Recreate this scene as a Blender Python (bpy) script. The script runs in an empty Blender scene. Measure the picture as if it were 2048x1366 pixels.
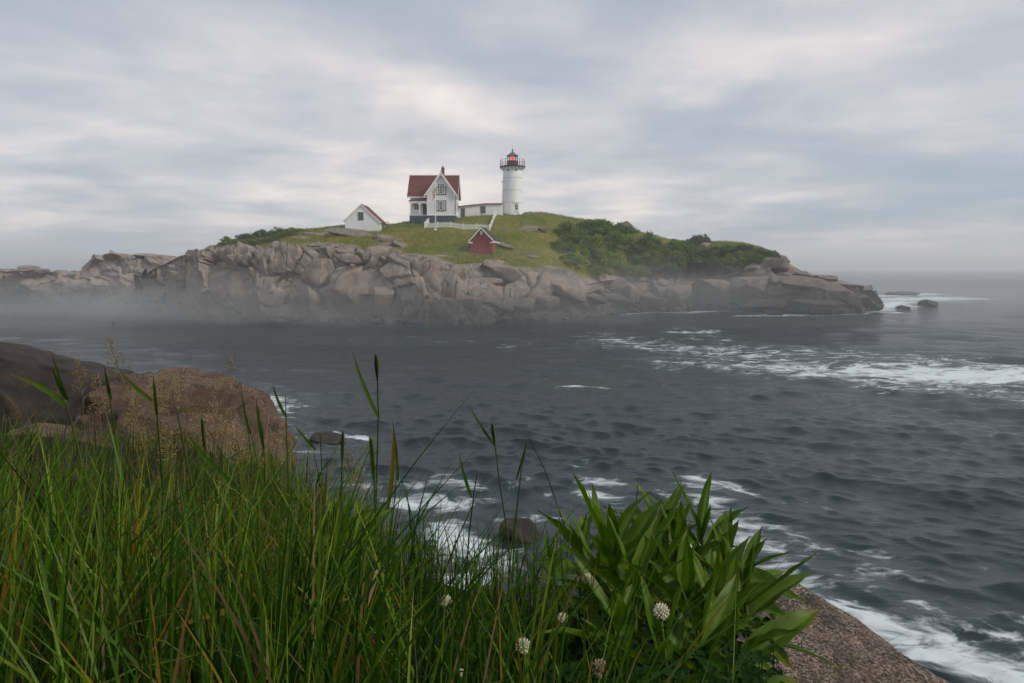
import bpy, bmesh, math, random
import numpy as np
from mathutils import Vector, Matrix, Quaternion

R = math.radians
sc = bpy.context.scene
col = sc.collection

# ------------------------------------------------------------------ camera
FOC = 1365.33          # focal length in pixels of the 2048 px wide photograph (24 mm lens)
EYE = 7.6              # eye height above the sea
HOR = 536.0            # row of the horizon
cam_d = bpy.data.cameras.new('camera')
cam = bpy.data.objects.new('camera', cam_d)
col.objects.link(cam)
cam.location = (0, 0, EYE)
cam.rotation_euler = (R(90), 0, 0)
cam_d.lens = 24.0
cam_d.sensor_width = 36.0
cam_d.shift_y = -(683.0 - HOR) / 2048.0
cam_d.clip_start = 0.05
cam_d.clip_end = 20000
sc.camera = cam

# ------------------------------------------------------------------ world and sun
SUN = Vector((0.72, -0.30, 0.62)).normalized()
world = bpy.data.worlds.new('World')
sc.world = world
world.use_nodes = True
wt = world.node_tree
wt.nodes.clear()


class NT:
    """tiny node-tree helper"""
    def __init__(s, t):
        s.t = t

    def n(s, typ, props=None, **ins):
        nd = s.t.nodes.new(typ)
        for k, v in (props or {}).items():
            setattr(nd, k, v)
        for k, v in ins.items():
            key = int(k[1:]) if k[0] == 'i' and k[1:].isdigit() else k.replace('_', ' ')
            if isinstance(v, bpy.types.NodeSocket):
                s.t.links.new(v, nd.inputs[key])
            else:
                nd.inputs[key].default_value = v
        return nd

    def math(s, op, a, b=0.0, c=None, clamp=False):
        kw = dict(i0=a, i1=b)
        if c is not None:
            kw['i2'] = c
        return s.n('ShaderNodeMath', dict(operation=op, use_clamp=clamp), **kw).outputs[0]

    def ramp(s, fac, stops, interp='LINEAR'):
        nd = s.t.nodes.new('ShaderNodeValToRGB')
        nd.color_ramp.interpolation = interp
        e = nd.color_ramp.elements
        while len(e) < len(stops):
            e.new(0.5)
        for el, (p, c) in zip(e, stops):
            el.position = p
            el.color = (*c, 1) if not isinstance(c, (int, float)) else (c, c, c, 1)
        s.t.links.new(fac, nd.inputs[0])
        return nd.outputs[0]

    def mix(s, fac, a, b, blend='MIX'):
        nd = s.t.nodes.new('ShaderNodeMix')
        nd.data_type = 'RGBA'
        nd.blend_type = blend
        for sock, v in ((nd.inputs[0], fac), (nd.inputs[6], a), (nd.inputs[7], b)):
            if isinstance(v, bpy.types.NodeSocket):
                s.t.links.new(v, sock)
            elif isinstance(v, (int, float)):
                sock.default_value = v
            else:
                sock.default_value = (*v, 1)
        return nd.outputs[2]

    def noise(s, vec, scale, detail=4, rough=0.55, dist=0.0):
        return s.n('ShaderNodeTexNoise', None, Vector=vec, Scale=scale, Detail=detail, Roughness=rough, Distortion=dist).outputs[0]

    def maprange(s, v, a, b, c=0.0, d=1.0, smooth=False):
        return s.n('ShaderNodeMapRange', dict(interpolation_type='SMOOTHSTEP' if smooth else 'LINEAR'), Value=v, From_Min=a, From_Max=b, To_Min=c, To_Max=d).outputs[0]


w = NT(wt)
skyn = w.n('ShaderNodeTexSky', dict(sky_type='NISHITA', sun_disc=False, sun_elevation=math.asin(SUN.z), sun_rotation=math.atan2(SUN.x, SUN.y), altitude=0.0, air_density=1.0, dust_density=2.0, ozone_density=1.0))
tc = w.n('ShaderNodeTexCoord')
sx = w.n('ShaderNodeSeparateXYZ', None, Vector=tc.outputs['Generated'])
dx, dy, dz = sx.outputs
zz = w.math('ADD', w.math('MAXIMUM', dz, 0.0), 0.085)
uu = w.math('DIVIDE', dx, zz)
vv = w.math('DIVIDE', dy, zz)
pl = w.n('ShaderNodeCombineXYZ', None, X=w.math('MULTIPLY', uu, 0.95), Y=vv, Z=3.7).outputs[0]
big = w.noise(pl, 0.42, 5, 0.48, 0.5)
fine = w.noise(pl, 1.35, 7, 0.55, 0.35)
cv = w.math('ADD', w.math('MULTIPLY', big, 0.62), w.math('MULTIPLY', fine, 0.38))
cv = w.maprange(cv, 0.35, 0.67)
# clouds thin out towards the right-hand sea horizon, where the blue-green sky shows through
side = w.maprange(w.math('DIVIDE', dx, w.math('MAXIMUM', w.math('ABSOLUTE', dy), 0.15)), -0.1, 0.95, 0.0, 1.0, True)
cv = w.math('SUBTRACT', cv, w.math('MULTIPLY', side, 0.26))
# brighter gap under the cloud deck, low over the sea
low = w.math('POWER', 2.718, w.math('MULTIPLY', w.math('POWER', w.math('DIVIDE', w.math('SUBTRACT', dz, 0.085), 0.05), 2.0), -1.0))
cv = w.math('ADD', cv, w.math('MULTIPLY', w.math('MULTIPLY', low, 0.20), w.math('SUBTRACT', 1.0, side)))
cloud = w.ramp(cv, [(0.0, (0.360, 0.440, 0.505)), (0.30, (0.450, 0.485, 0.540)), (0.55, (0.580, 0.585, 0.620)), (0.78, (0.765, 0.715, 0.705)), (1.0, (0.95, 0.86, 0.81))])
# pale warm air right over the horizon
hz = w.maprange(dz, 0.0, 0.055, 0.70, 0.0, True)
cloud = w.mix(hz, cloud, w.mix(side, (0.66, 0.66, 0.70), (0.86, 0.70, 0.67)))
veil = w.n('ShaderNodeVectorMath', dict(operation='SCALE'), i0=cloud, Scale=10.0).outputs[0]
skymix = w.mix(0.90, skyn.outputs[0], veil)
bg = w.n('ShaderNodeBackground', None, Color=skymix, Strength=0.1)
wo = w.n('ShaderNodeOutputWorld', None, Surface=bg.outputs[0])

sun_d = bpy.data.lights.new('sun', 'SUN')
sun_d.energy = 2.2
sun_d.angle = R(12)
sun_d.color = (1.0, 0.91, 0.78)
sun = bpy.data.objects.new('sun', sun_d)
col.objects.link(sun)
sun.location = (60, -30, 80)
sun.rotation_euler = (-SUN).to_track_quat('-Z', 'Y').to_euler()

sc.view_settings.view_transform = 'Standard'
sc.view_settings.look = 'None'
sc.view_settings.exposure = 0.14
sc.view_settings.gamma = 1.0
sc.view_settings.use_curve_mapping = False
sc.render.engine = 'CYCLES'
sc.cycles.use_denoising = True
sc.cycles.max_bounces = 8
sc.cycles.volume_bounces = 3
sc.cycles.transparent_max_bounces = 8
sc.cycles.sample_clamp_indirect = 6.0

# ------------------------------------------------------------------ helpers
rng = np.random.default_rng(7)
random.seed(7)


def W(px, py, Y):
    """the place in the world that is seen at a pixel of the photograph, Y metres out"""
    return Vector(((px - 1024.0) / FOC * Y, Y, EYE - (py - HOR) / FOC * Y))


def Ysea(py):
    return FOC * EYE / (py - HOR)


def tag(o, label=None, cat=None, group=None, kind=None):
    for k, v in (('label', label), ('category', cat), ('group', group), ('kind', kind)):
        if v:
            o[k] = v
    return o


def empty(name, loc, label=None, cat=None, group=None, rz=0.0):
    o = bpy.data.objects.new(name, None)
    o.empty_display_size = 0.2
    o.location = loc
    o.rotation_euler = (0, 0, rz)
    col.objects.link(o)
    return tag(o, label, cat, group)


def org(p):
    v = Vector((0, 0, 0))
    while p is not None:
        v = v + p.location
        p = p.parent
    return v


def mesh_np(name, V, F, mat=None, smooth=True):
    """V (n,3), F (m,3|4) numpy arrays or list of lists"""
    me = bpy.data.meshes.new(name)
    if isinstance(F, np.ndarray):
        k = F.shape[1]
        me.vertices.add(len(V))
        me.vertices.foreach_set('co', np.ascontiguousarray(V, dtype=np.float32).ravel())
        me.loops.add(F.size)
        me.loops.foreach_set('vertex_index', np.ascontiguousarray(F, dtype=np.int32).ravel())
        me.polygons.add(len(F))
        me.polygons.foreach_set('loop_start', np.arange(0, F.size, k, dtype=np.int32))
        me.update(calc_edges=True)
        me.validate()
    else:
        me.from_pydata([tuple(v) for v in V], [], F)
        me.update()
    if smooth:
        me.polygons.foreach_set('use_smooth', np.ones(len(me.polygons), dtype=bool))
    if mat:
        me.materials.append(mat)
    return me


def link(name, me, parent=None, loc=(0, 0, 0)):
    o = bpy.data.objects.new(name, me)
    o.location = loc
    if parent is not None:
        o.parent = parent
    col.objects.link(o)
    return o


class MB:
    """collects shapes given in world coordinates and links them as ONE mesh object"""
    def __init__(s):
        s.v = []
        s.f = []

    def add(s, vs, fs):
        b = len(s.v)
        s.v += [Vector(v) for v in vs]
        s.f += [[b + i for i in f] for f in fs]
        return s

    def box(s, x0, x1, y0, y1, z0, z1):
        vs = [(x, y, z) for z in (z0, z1) for y in (y0, y1) for x in (x0, x1)]
        return s.add(vs, [(0, 2, 3, 1), (4, 5, 7, 6), (0, 1, 5, 4), (2, 6, 7, 3), (0, 4, 6, 2), (1, 3, 7, 5)])

    def prism(s, pts, a, b):
        """polygon pts [(p,q)..] extruded; a,b functions mapping (p,q)->world"""
        n = len(pts)
        vs = [a(*p) for p in pts] + [b(*p) for p in pts]
        fs = [list(range(n))[::-1], list(range(n, 2 * n))] + [(i, (i + 1) % n, n + (i + 1) % n, n + i) for i in range(n)]
        return s.add(vs, fs)

    def xz(s, pts, y0, y1):
        return s.prism(pts, lambda p, q: (p, y0, q), lambda p, q: (p, y1, q))

    def yz(s, pts, x0, x1):
        return s.prism(pts, lambda p, q: (x0, p, q), lambda p, q: (x1, p, q))

    def bar(s, a, b, w, h=None, up=(0, 0, 1)):
        a, b = Vector(a), Vector(b)
        h = h or w
        d = (b - a).normalized()
        u = Vector(up)
        if abs(d.dot(u)) > 0.99:
            u = Vector((0, 1, 0))
        sd = d.cross(u).normalized() * w / 2
        up2 = sd.cross(d).normalized() * h / 2
        vs = [p + i * sd + j * up2 for p in (a, b) for i, j in ((-1, -1), (1, -1), (1, 1), (-1, 1))]
        return s.add(vs, [(0, 1, 2, 3), (7, 6, 5, 4), (0, 4, 5, 1), (1, 5, 6, 2), (2, 6, 7, 3), (3, 7, 4, 0)])

    def tube(s, pts, rads, n=8, cap=True):
        pts = [Vector(p) for p in pts]
        if isinstance(rads, (int, float)):
            rads = [rads] * len(pts)
        rings = []
        base = len(s.v)
        u = None
        for i, p in enumerate(pts):
            d = (pts[min(i + 1, len(pts) - 1)] - pts[max(i - 1, 0)]).normalized()
            if u is None:
                u = d.orthogonal().normalized()
            u = (u - d * u.dot(d)).normalized()
            v = d.cross(u)
            rings.append([p + (u * math.cos(2 * math.pi * k / n) + v * math.sin(2 * math.pi * k / n)) * rads[i] for k in range(n)])
        for r in rings:
            s.v += r
        for i in range(len(pts) - 1):
            for k in range(n):
                a, b = base + i * n + k, base + i * n + (k + 1) % n
                s.f.append([a, b, b + n, a + n])
        if cap:
            s.f.append([base + k for k in range(n)][::-1])
            s.f.append([base + (len(pts) - 1) * n + k for k in range(n)])
        return s

    def lathe(s, c, prof, n=32, cap=True):
        """prof [(r,z)..] bottom to top around world point c"""
        base = len(s.v)
        for r, z in prof:
            for k in range(n):
                a = 2 * math.pi * (k + 0.5) / n
                s.v.append(Vector((c[0] + r * math.cos(a), c[1] + r * math.sin(a), c[2] + z)))
        for i in range(len(prof) - 1):
            for k in range(n):
                a, b = base + i * n + k, base + i * n + (k + 1) % n
                s.f.append([a, b, b + n, a + n])
        if cap:
            s.f.append([base + k for k in range(n)][::-1])
            s.f.append([base + (len(prof) - 1) * n + k for k in range(n)])
        return s

    def build(s, name, mat, parent=None, smooth=False, angle=None, label=None):
        o0 = org(parent)
        me = mesh_np(name, [v - o0 for v in s.v], s.f, mat, smooth or angle is not None)
        if angle is not None:
            me.set_sharp_from_angle(angle=R(angle))
        o = link(name, me, parent)
        if label:
            o['label'] = label
        return o


# value noise in numpy ------------------------------------------------------
_T = np.random.default_rng(11).random((64, 64, 64)).astype(np.float64) * 2 - 1


def vnoise(P, scale=1.0, seed=0):
    P = np.asarray(P, dtype=np.float64) * scale + seed * 7.31
    i = np.floor(P).astype(int)
    f = P - i
    f = f * f * f * (f * (f * 6 - 15) + 10)
    i0, i1 = i & 63, (i + 1) & 63
    x0, y0, z0 = i0[:, 0], i0[:, 1], i0[:, 2]
    x1, y1, z1 = i1[:, 0], i1[:, 1], i1[:, 2]
    fx, fy, fz = f[:, 0], f[:, 1], f[:, 2]
    l = lambda a, b, t: a + (b - a) * t
    return l(l(l(_T[x0, y0, z0], _T[x1, y0, z0], fx), l(_T[x0, y1, z0], _T[x1, y1, z0], fx), fy),
             l(l(_T[x0, y0, z1], _T[x1, y0, z1], fx), l(_T[x0, y1, z1], _T[x1, y1, z1], fx), fy), fz)


def fbm(P, scale=1.0, octs=4, seed=0, gain=0.5):
    out, a = 0, 1.0
    for o in range(octs):
        out = out + a * vnoise(P, scale * 2.03 ** o, seed + o * 3)
        a *= gain
    return out


def P3(x, y, z=0.0):
    x = np.asarray(x, dtype=float)
    return np.stack([x.ravel(), np.broadcast_to(np.asarray(y, dtype=float), x.shape).ravel(), np.broadcast_to(np.asarray(z, dtype=float), x.shape).ravel()], 1)


def sstep(x, a, b):
    t = np.clip((x - a) / (b - a), 0, 1)
    return t * t * (3 - 2 * t)


def cells(s, w, sx, sw, seed, jit=0.85):
    """2-D Voronoi over (s,w): id hash, distance to the joint, offset from the seed point"""
    u, v = s / sx, w / sw
    iu, iv = np.floor(u).astype(int), np.floor(v).astype(int)
    tr = np.random.default_rng(seed)
    T = tr.random((257, 67, 2)) * jit + (1 - jit) / 2
    n = u.size
    d1 = np.full(n, 1e9)
    d2 = np.full(n, 1e9)
    pid = np.zeros((n, 2), dtype=int)
    c1 = np.zeros((n, 2))
    seeds = []
    for a in (-1, 0, 1):
        for b in (-1, 0, 1):
            ju, jv = iu + a, iv + b
            q = T[ju % 257, jv % 67]
            cx, cy = (ju + q[:, 0]), (jv + q[:, 1])
            d = np.hypot((u - cx) * sx, (v - cy) * sw)
            better = d < d1
            d2 = np.where(better, d1, np.minimum(d2, d))
            d1 = np.where(better, d, d1)
            pid[better] = np.stack([ju, jv], 1)[better]
            c1[better] = np.stack([cx * sx, cy * sw], 1)[better]
    return pid, (d2 - d1), np.stack([s, w], 1) - c1


def cellrand(pid, seed, k=1):
    h = (pid[:, 0] * 73856093 ^ pid[:, 1] * 19349663 ^ (seed * 83492791)) & 0x7fffffff
    out = []
    for i in range(k):
        h = (h * 1103515245 + 12345) & 0x7fffffff
        h = (h ^ (h >> 13)) & 0x7fffffff
        out.append((h % 100003) / 100003.0 * 2 - 1)
    return out


def grid_faces(nr, nc):
    i = np.arange(nr - 1)[:, None] * nc + np.arange(nc - 1)[None, :]
    i = i.ravel()
    return np.stack([i, i + 1, i + nc + 1, i + nc], 1)

# ------------------------------------------------------------------ materials
MATS = {}


def mat(name, fn):
    m = bpy.data.materials.new(name)
    m.use_nodes = True
    t = m.node_tree
    t.nodes.clear()
    h = NT(t)
    out = t.nodes.new('ShaderNodeOutputMaterial')
    r = fn(h)
    if isinstance(r, tuple):
        t.links.new(r[1], out.inputs['Volume'])
        r = r[0]
    if r is not None:
        t.links.new(r, out.inputs['Surface'])
    MATS[name] = m
    return m


def bump(h, height, strength, dist, normal=None):
    kw = dict(Height=height, Strength=strength, Distance=dist)
    if normal is not None:
        kw['Normal'] = normal
    return h.n('ShaderNodeBump', None, **kw).outputs[0]


def bsdf(h, color, rough=0.7, normal=None, spec=0.3, **kw):
    a = dict(Roughness=rough)
    nd = h.n('ShaderNodeBsdfPrincipled', None, **a)
    if isinstance(color, bpy.types.NodeSocket):
        h.t.links.new(color, nd.inputs['Base Color'])
    else:
        nd.inputs['Base Color'].default_value = (*color, 1)
    nd.inputs['Specular IOR Level'].default_value = spec
    if normal is not None:
        h.t.links.new(normal, nd.inputs['Normal'])
    for k, v in kw.items():
        nd.inputs[k].default_value = v
    return nd.outputs[0]


def pos(h):
    return h.n('ShaderNodeNewGeometry').outputs['Position']


def stretch(h, v, sx_, sy_, sz_):
    return h.n('ShaderNodeMapping', None, Vector=v, Scale=(sx_, sy_, sz_)).outputs[0]


def painted(name, color, rough=0.55, dirt=0.12, board=0.0):
    def fn(h):
        p = pos(h)
        streak = h.noise(stretch(h, p, 3.0, 3.0, 0.5), 1.0, 5, 0.6)
        c = h.mix(h.maprange(streak, 0.4, 0.75, 0.0, dirt), color, tuple(x * 0.55 for x in color))
        nrm = None
        if board:
            z = h.n('ShaderNodeSeparateXYZ', None, Vector=p).outputs[2]
            saw = h.math('FRACT', h.math('DIVIDE', z, board))
            nrm = bump(h, saw, 0.5, 0.02)
        return bsdf(h, c, rough, nrm)
    return mat(name, fn)


def shingle(name, color):
    def fn(h):
        p = pos(h)
        n1 = h.noise(p, 0.9, 5, 0.6)
        n2 = h.noise(stretch(h, p, 6, 6, 14), 1.0, 3, 0.6)
        c = h.mix(h.maprange(n1, 0.35, 0.7), color, tuple(x * 0.7 for x in color))
        c = h.mix(h.maprange(n2, 0.4, 0.65, 0, 0.35), c, tuple(x * 0.55 for x in color))
        z = h.n('ShaderNodeSeparateXYZ', None, Vector=p).outputs[2]
        return bsdf(h, c, 0.85, bump(h, h.math('FRACT', h.math('DIVIDE', z, 0.16)), 0.5, 0.02))
    return mat(name, fn)


def granite(name, warm=(0.305, 0.232, 0.185), grey=(0.235, 0.208, 0.186), tide=True, sc_=1.0):
    def fn(h):
        p = pos(h)
        z = h.n('ShaderNodeSeparateXYZ', None, Vector=p).outputs[2]
        patch = h.noise(p, 0.16 * sc_, 5, 0.55, 0.4)
        mid = h.noise(p, 0.9 * sc_, 6, 0.65)
        fine_ = h.noise(p, 6.0 * sc_, 5, 0.7)
        c = h.mix(h.maprange(patch, 0.38, 0.62), warm, grey)
        c = h.mix(h.maprange(mid, 0.45, 0.70, 0, 0.7), c, tuple(x * 0.5 for x in grey))
        c = h.mix(h.maprange(mid, 0.50, 0.30, 0, 0.45), c, tuple(min(1, x * 1.45) for x in warm))
        run = h.noise(stretch(h, p, 0.55, 0.55, 0.10), 1.0, 4, 0.6)
        c = h.mix(h.maprange(run, 0.54, 0.70, 0, 0.55), c, (0.085, 0.078, 0.075))
        c = h.mix(h.maprange(fine_, 0.35, 0.65, 0.0, 0.35), c, (0.12, 0.10, 0.09))
        if tide:
            wob = h.math('ADD', z, h.math('MULTIPLY', h.math('SUBTRACT', h.noise(p, 0.22, 4, 0.6), 0.5), 3.2))
            c = h.mix(h.maprange(wob, 1.6, 5.2, 1.0, 0.0, True), c, (0.042, 0.039, 0.037))
        hgt = h.math('ADD', h.math('MULTIPLY', mid, 0.7), h.math('MULTIPLY', fine_, 0.3))
        return bsdf(h, c, 0.85, bump(h, hgt, 0.7, 0.35 / sc_), 0.25)
    return mat(name, fn)


def near_granite(name, base=(0.17, 0.108, 0.075), dark=(0.035, 0.03, 0.028), light=(0.36, 0.27, 0.22), wet=None, k=1.0):
    """coarse pink granite seen from close up: crystals of three colours, lichen, wet stains"""
    def fn(h):
        p = pos(h)
        vor = h.n('ShaderNodeTexVoronoi', dict(feature='F1'), Vector=p, Scale=240.0 * k)
        cr = h.n('ShaderNodeSeparateColor', None, Color=vor.outputs['Color']).outputs[0]
        c = h.ramp(cr, [(0.0, dark), (0.22, dark), (0.30, base), (0.62, base), (0.72, light), (1.0, tuple(x * 0.8 for x in light))])
        broad = h.noise(p, 2.2 * k, 6, 0.65, 0.3)
        c = h.mix(h.maprange(broad, 0.42, 0.62, 0, 0.9), c, tuple(x * 0.50 for x in base))
        lich = h.noise(p, 9.0 * k, 6, 0.7)
        c = h.mix(h.maprange(lich, 0.53, 0.64, 0, 0.85), c, (0.040, 0.034, 0.030))
        rust = h.noise(p, 4.1 * k, 5, 0.6)
        c = h.mix(h.maprange(rust, 0.58, 0.72, 0, 0.5), c, (0.20, 0.105, 0.05))
        if wet:
            c = h.mix(0.75, c, wet)
        g = h.noise(p, 60.0 * k, 4, 0.7)
        hgt = h.math('ADD', h.math('MULTIPLY', lich, 0.6), h.math('MULTIPLY', g, 0.25))
        return bsdf(h, c, 0.8, bump(h, hgt, 1.0, 0.07 / k), 0.25)
    return mat(name, fn)


def leafy(name, stops, rough=0.5, trans=0.3, scale=3.0, attr=None, spec=0.35):
    def fn(h):
        if attr:
            c = h.n('ShaderNodeAttribute', dict(attribute_name=attr)).outputs['Color']
            oi = h.n('ShaderNodeObjectInfo').outputs['Random']
            blot = h.noise(pos(h), 45.0, 4, 0.6)
            c = h.mix(1.0, c, h.ramp(h.math('ADD', h.math('MULTIPLY', blot, 0.7), h.math('MULTIPLY', oi, 0.3)), [(0.25, (0.62, 0.70, 0.7)), (0.5, (1.0, 1.0, 1.0)), (0.78, (1.45, 1.28, 1.1))]), 'MULTIPLY')
        else:
            oi = h.n('ShaderNodeObjectInfo').outputs['Random']
            n1 = h.noise(pos(h), scale, 3, 0.6)
            f = h.math('ADD', h.math('MULTIPLY', n1, 0.75), h.math('MULTIPLY', oi, 0.25))
            c = h.ramp(f, stops)
        a = bsdf(h, c, rough, None, spec)
        tl = h.n('ShaderNodeBsdfTranslucent', None, Color=h.mix(1.0, c, (1.0, 1.15, 0.45), 'MULTIPLY'))
        return h.n('ShaderNodeMixShader', None, i0=trans, i1=a, i2=tl.outputs[0]).outputs[0]
    return mat(name, fn)


painted('white_paint', (0.76, 0.775, 0.78), 0.5, 0.30, 0.14)
painted('white_trim', (0.78, 0.775, 0.76), 0.5, 0.08)
painted('tower_white', (0.74, 0.765, 0.775), 0.42, 0.32)
painted('slate_blue_paint', (0.052, 0.068, 0.088), 0.6, 0.3)
painted('dark_trim', (0.045, 0.060, 0.068), 0.5, 0.1)
painted('grey_green_door', (0.085, 0.10, 0.098), 0.6, 0.2)
painted('red_boards', (0.29, 0.048, 0.045), 0.7, 0.7, 0.18)
painted('red_trim', (0.27, 0.075, 0.065), 0.6, 0.2)
painted('iron_black', (0.022, 0.022, 0.024), 0.45, 0.1)
painted('seam_grey', (0.40, 0.42, 0.43), 0.5, 0.2)
painted('iron_grey', (0.10, 0.105, 0.108), 0.5, 0.2)
painted('weathered_wood', (0.27, 0.20, 0.14), 0.8, 0.4)
painted('flag_red', (0.42, 0.03, 0.035), 0.8, 0.1)
painted('flag_white', (0.7, 0.69, 0.68), 0.8, 0.1)
painted('flag_blue', (0.02, 0.03, 0.10), 0.8, 0.1)
painted('porch_dark', (0.045, 0.036, 0.034), 0.7, 0.2)
shingle('red_shingle', (0.155, 0.038, 0.036))
shingle('dark_shingle', (0.045, 0.048, 0.052))
shingle('brick_red', (0.22, 0.085, 0.07))
mat('window_glass', lambda h: bsdf(h, (0.018, 0.022, 0.026), 0.12, None, 0.45))


def lantern_glass(h):
    g = h.n('ShaderNodeBsdfGlossy', None, Color=(0.9, 0.95, 1, 1), Roughness=0.05)
    t = h.n('ShaderNodeBsdfTransparent', None, Color=(0.90, 0.92, 0.93, 1))
    return h.n('ShaderNodeMixShader', None, i0=0.10, i1=t.outputs[0], i2=g.outputs[0]).outputs[0]


mat('lantern_glass', lantern_glass)
mat('red_lamp', lambda h: h.n('ShaderNodeEmission', None, Color=(1.0, 0.09, 0.035, 1), Strength=1.6).outputs[0])
mat('lens_glass', lambda h: bsdf(h, (0.75, 0.5, 0.45), 0.2, None, 0.5))
granite('island_granite')
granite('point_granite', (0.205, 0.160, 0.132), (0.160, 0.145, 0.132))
granite('ridge_granite', (0.34, 0.245, 0.205), (0.29, 0.245, 0.225))
granite('outcrop_granite', (0.25, 0.205, 0.17), (0.205, 0.185, 0.165), tide=False, sc_=1.6)
granite('tide_rock', (0.10, 0.085, 0.078), (0.07, 0.066, 0.064), tide=True)
near_granite('shore_granite', (0.140, 0.086, 0.052), (0.028, 0.023, 0.020), (0.29, 0.195, 0.135), None, 0.7)
near_granite('shore_granite_pink', (0.150, 0.105, 0.078), (0.035, 0.030, 0.028), (0.36, 0.28, 0.225))
near_granite('ledge_granite', (0.040, 0.028, 0.023), (0.016, 0.014, 0.013), (0.068, 0.050, 0.041), None, 0.25)
near_granite('surf_rock', (0.035, 0.03, 0.027), (0.015, 0.014, 0.013), (0.07, 0.06, 0.055), None, 0.4)


def meadow(h):
    p = pos(h)
    g = h.n('ShaderNodeAttribute', dict(attribute_name='grass')).outputs['Fac']
    n1 = h.noise(p, 0.13, 5, 0.6, 0.4)
    n2 = h.noise(p, 1.2, 5, 0.65)
    n3 = h.noise(p, 7.0, 4, 0.7)
    c = h.ramp(n1, [(0.30, (0.10, 0.145, 0.018)), (0.47, (0.185, 0.195, 0.028)), (0.60, (0.265, 0.225, 0.045)), (0.75, (0.27, 0.205, 0.070))])
    c = h.mix(h.maprange(n2, 0.40, 0.66, 0, 0.7), c, (0.070, 0.095, 0.020))
    c = h.mix(h.maprange(n3, 0.45, 0.7, 0, 0.45), c, (0.03, 0.04, 0.012))
    rock = h.mix(h.maprange(n2, 0.35, 0.68), (0.34, 0.27, 0.23), (0.13, 0.115, 0.105))
    edge = h.math('ADD', g, h.math('MULTIPLY', h.math('SUBTRACT', h.noise(p, 0.8, 5, 0.65), 0.5), 1.1))
    c = h.mix(h.maprange(edge, 0.40, 0.56), rock, c)
    hg = h.math('ADD', h.math('MULTIPLY', n2, 0.5), h.math('MULTIPLY', n3, 0.5))
    return bsdf(h, c, 0.95, bump(h, hg, 0.8, 0.5), 0.1)


mat('meadow', meadow)


def soil(h):
    p = pos(h)
    n = h.noise(p, 9.0, 6, 0.7)
    c = h.ramp(n, [(0.3, (0.012, 0.010, 0.007)), (0.6, (0.035, 0.026, 0.016)), (0.8, (0.07, 0.052, 0.03))])
    return bsdf(h, c, 0.95, bump(h, n, 0.8, 0.05), 0.1)


mat('bank_soil', soil)
leafy('shrub_leaf', [(0.25, (0.060, 0.105, 0.010)), (0.48, (0.140, 0.210, 0.020)), (0.72, (0.250, 0.300, 0.032))], 0.55, 0.40, 0.9)
leafy('shrub_leaf_dark', [(0.25, (0.046, 0.080, 0.010)), (0.5, (0.105, 0.155, 0.018)), (0.75, (0.180, 0.220, 0.026))], 0.55, 0.34, 0.9)
leafy('shrub_leaf_olive', [(0.25, (0.045, 0.05, 0.014)), (0.5, (0.105, 0.11, 0.026)), (0.75, (0.17, 0.15, 0.04))], 0.6, 0.22, 0.9)
leafy('blade_green', None, 0.5, 0.34, attr='tint', spec=0.2)
leafy('broad_leaf', None, 0.45, 0.34, attr='tint', spec=0.22)
leafy('clover_leaf', [(0.3, (0.008, 0.028, 0.004)), (0.7, (0.020, 0.058, 0.008))], 0.7, 0.2, 20.0, spec=0.08)
leafy('floret', [(0.3, (0.62, 0.56, 0.42)), (0.55, (0.78, 0.74, 0.62)), (0.8, (0.55, 0.36, 0.28))], 0.7, 0.25, 160.0)
leafy('floret_fading', [(0.3, (0.36, 0.22, 0.16)), (0.6, (0.60, 0.46, 0.36)), (0.8, (0.70, 0.60, 0.50))], 0.7, 0.25, 120.0)
leafy('straw', [(0.3, (0.22, 0.15, 0.055)), (0.7, (0.42, 0.31, 0.13))], 0.7, 0.25, 40.0)
leafy('stalk_green', [(0.3, (0.055, 0.095, 0.012)), (0.7, (0.10, 0.145, 0.024))], 0.5, 0.2, 30.0)
leafy('stalk_brown', [(0.3, (0.03, 0.018, 0.014)), (0.7, (0.075, 0.045, 0.03))], 0.6, 0.1, 30.0)
mat('twig', lambda h: bsdf(h, (0.06, 0.045, 0.03), 0.9))


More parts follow.
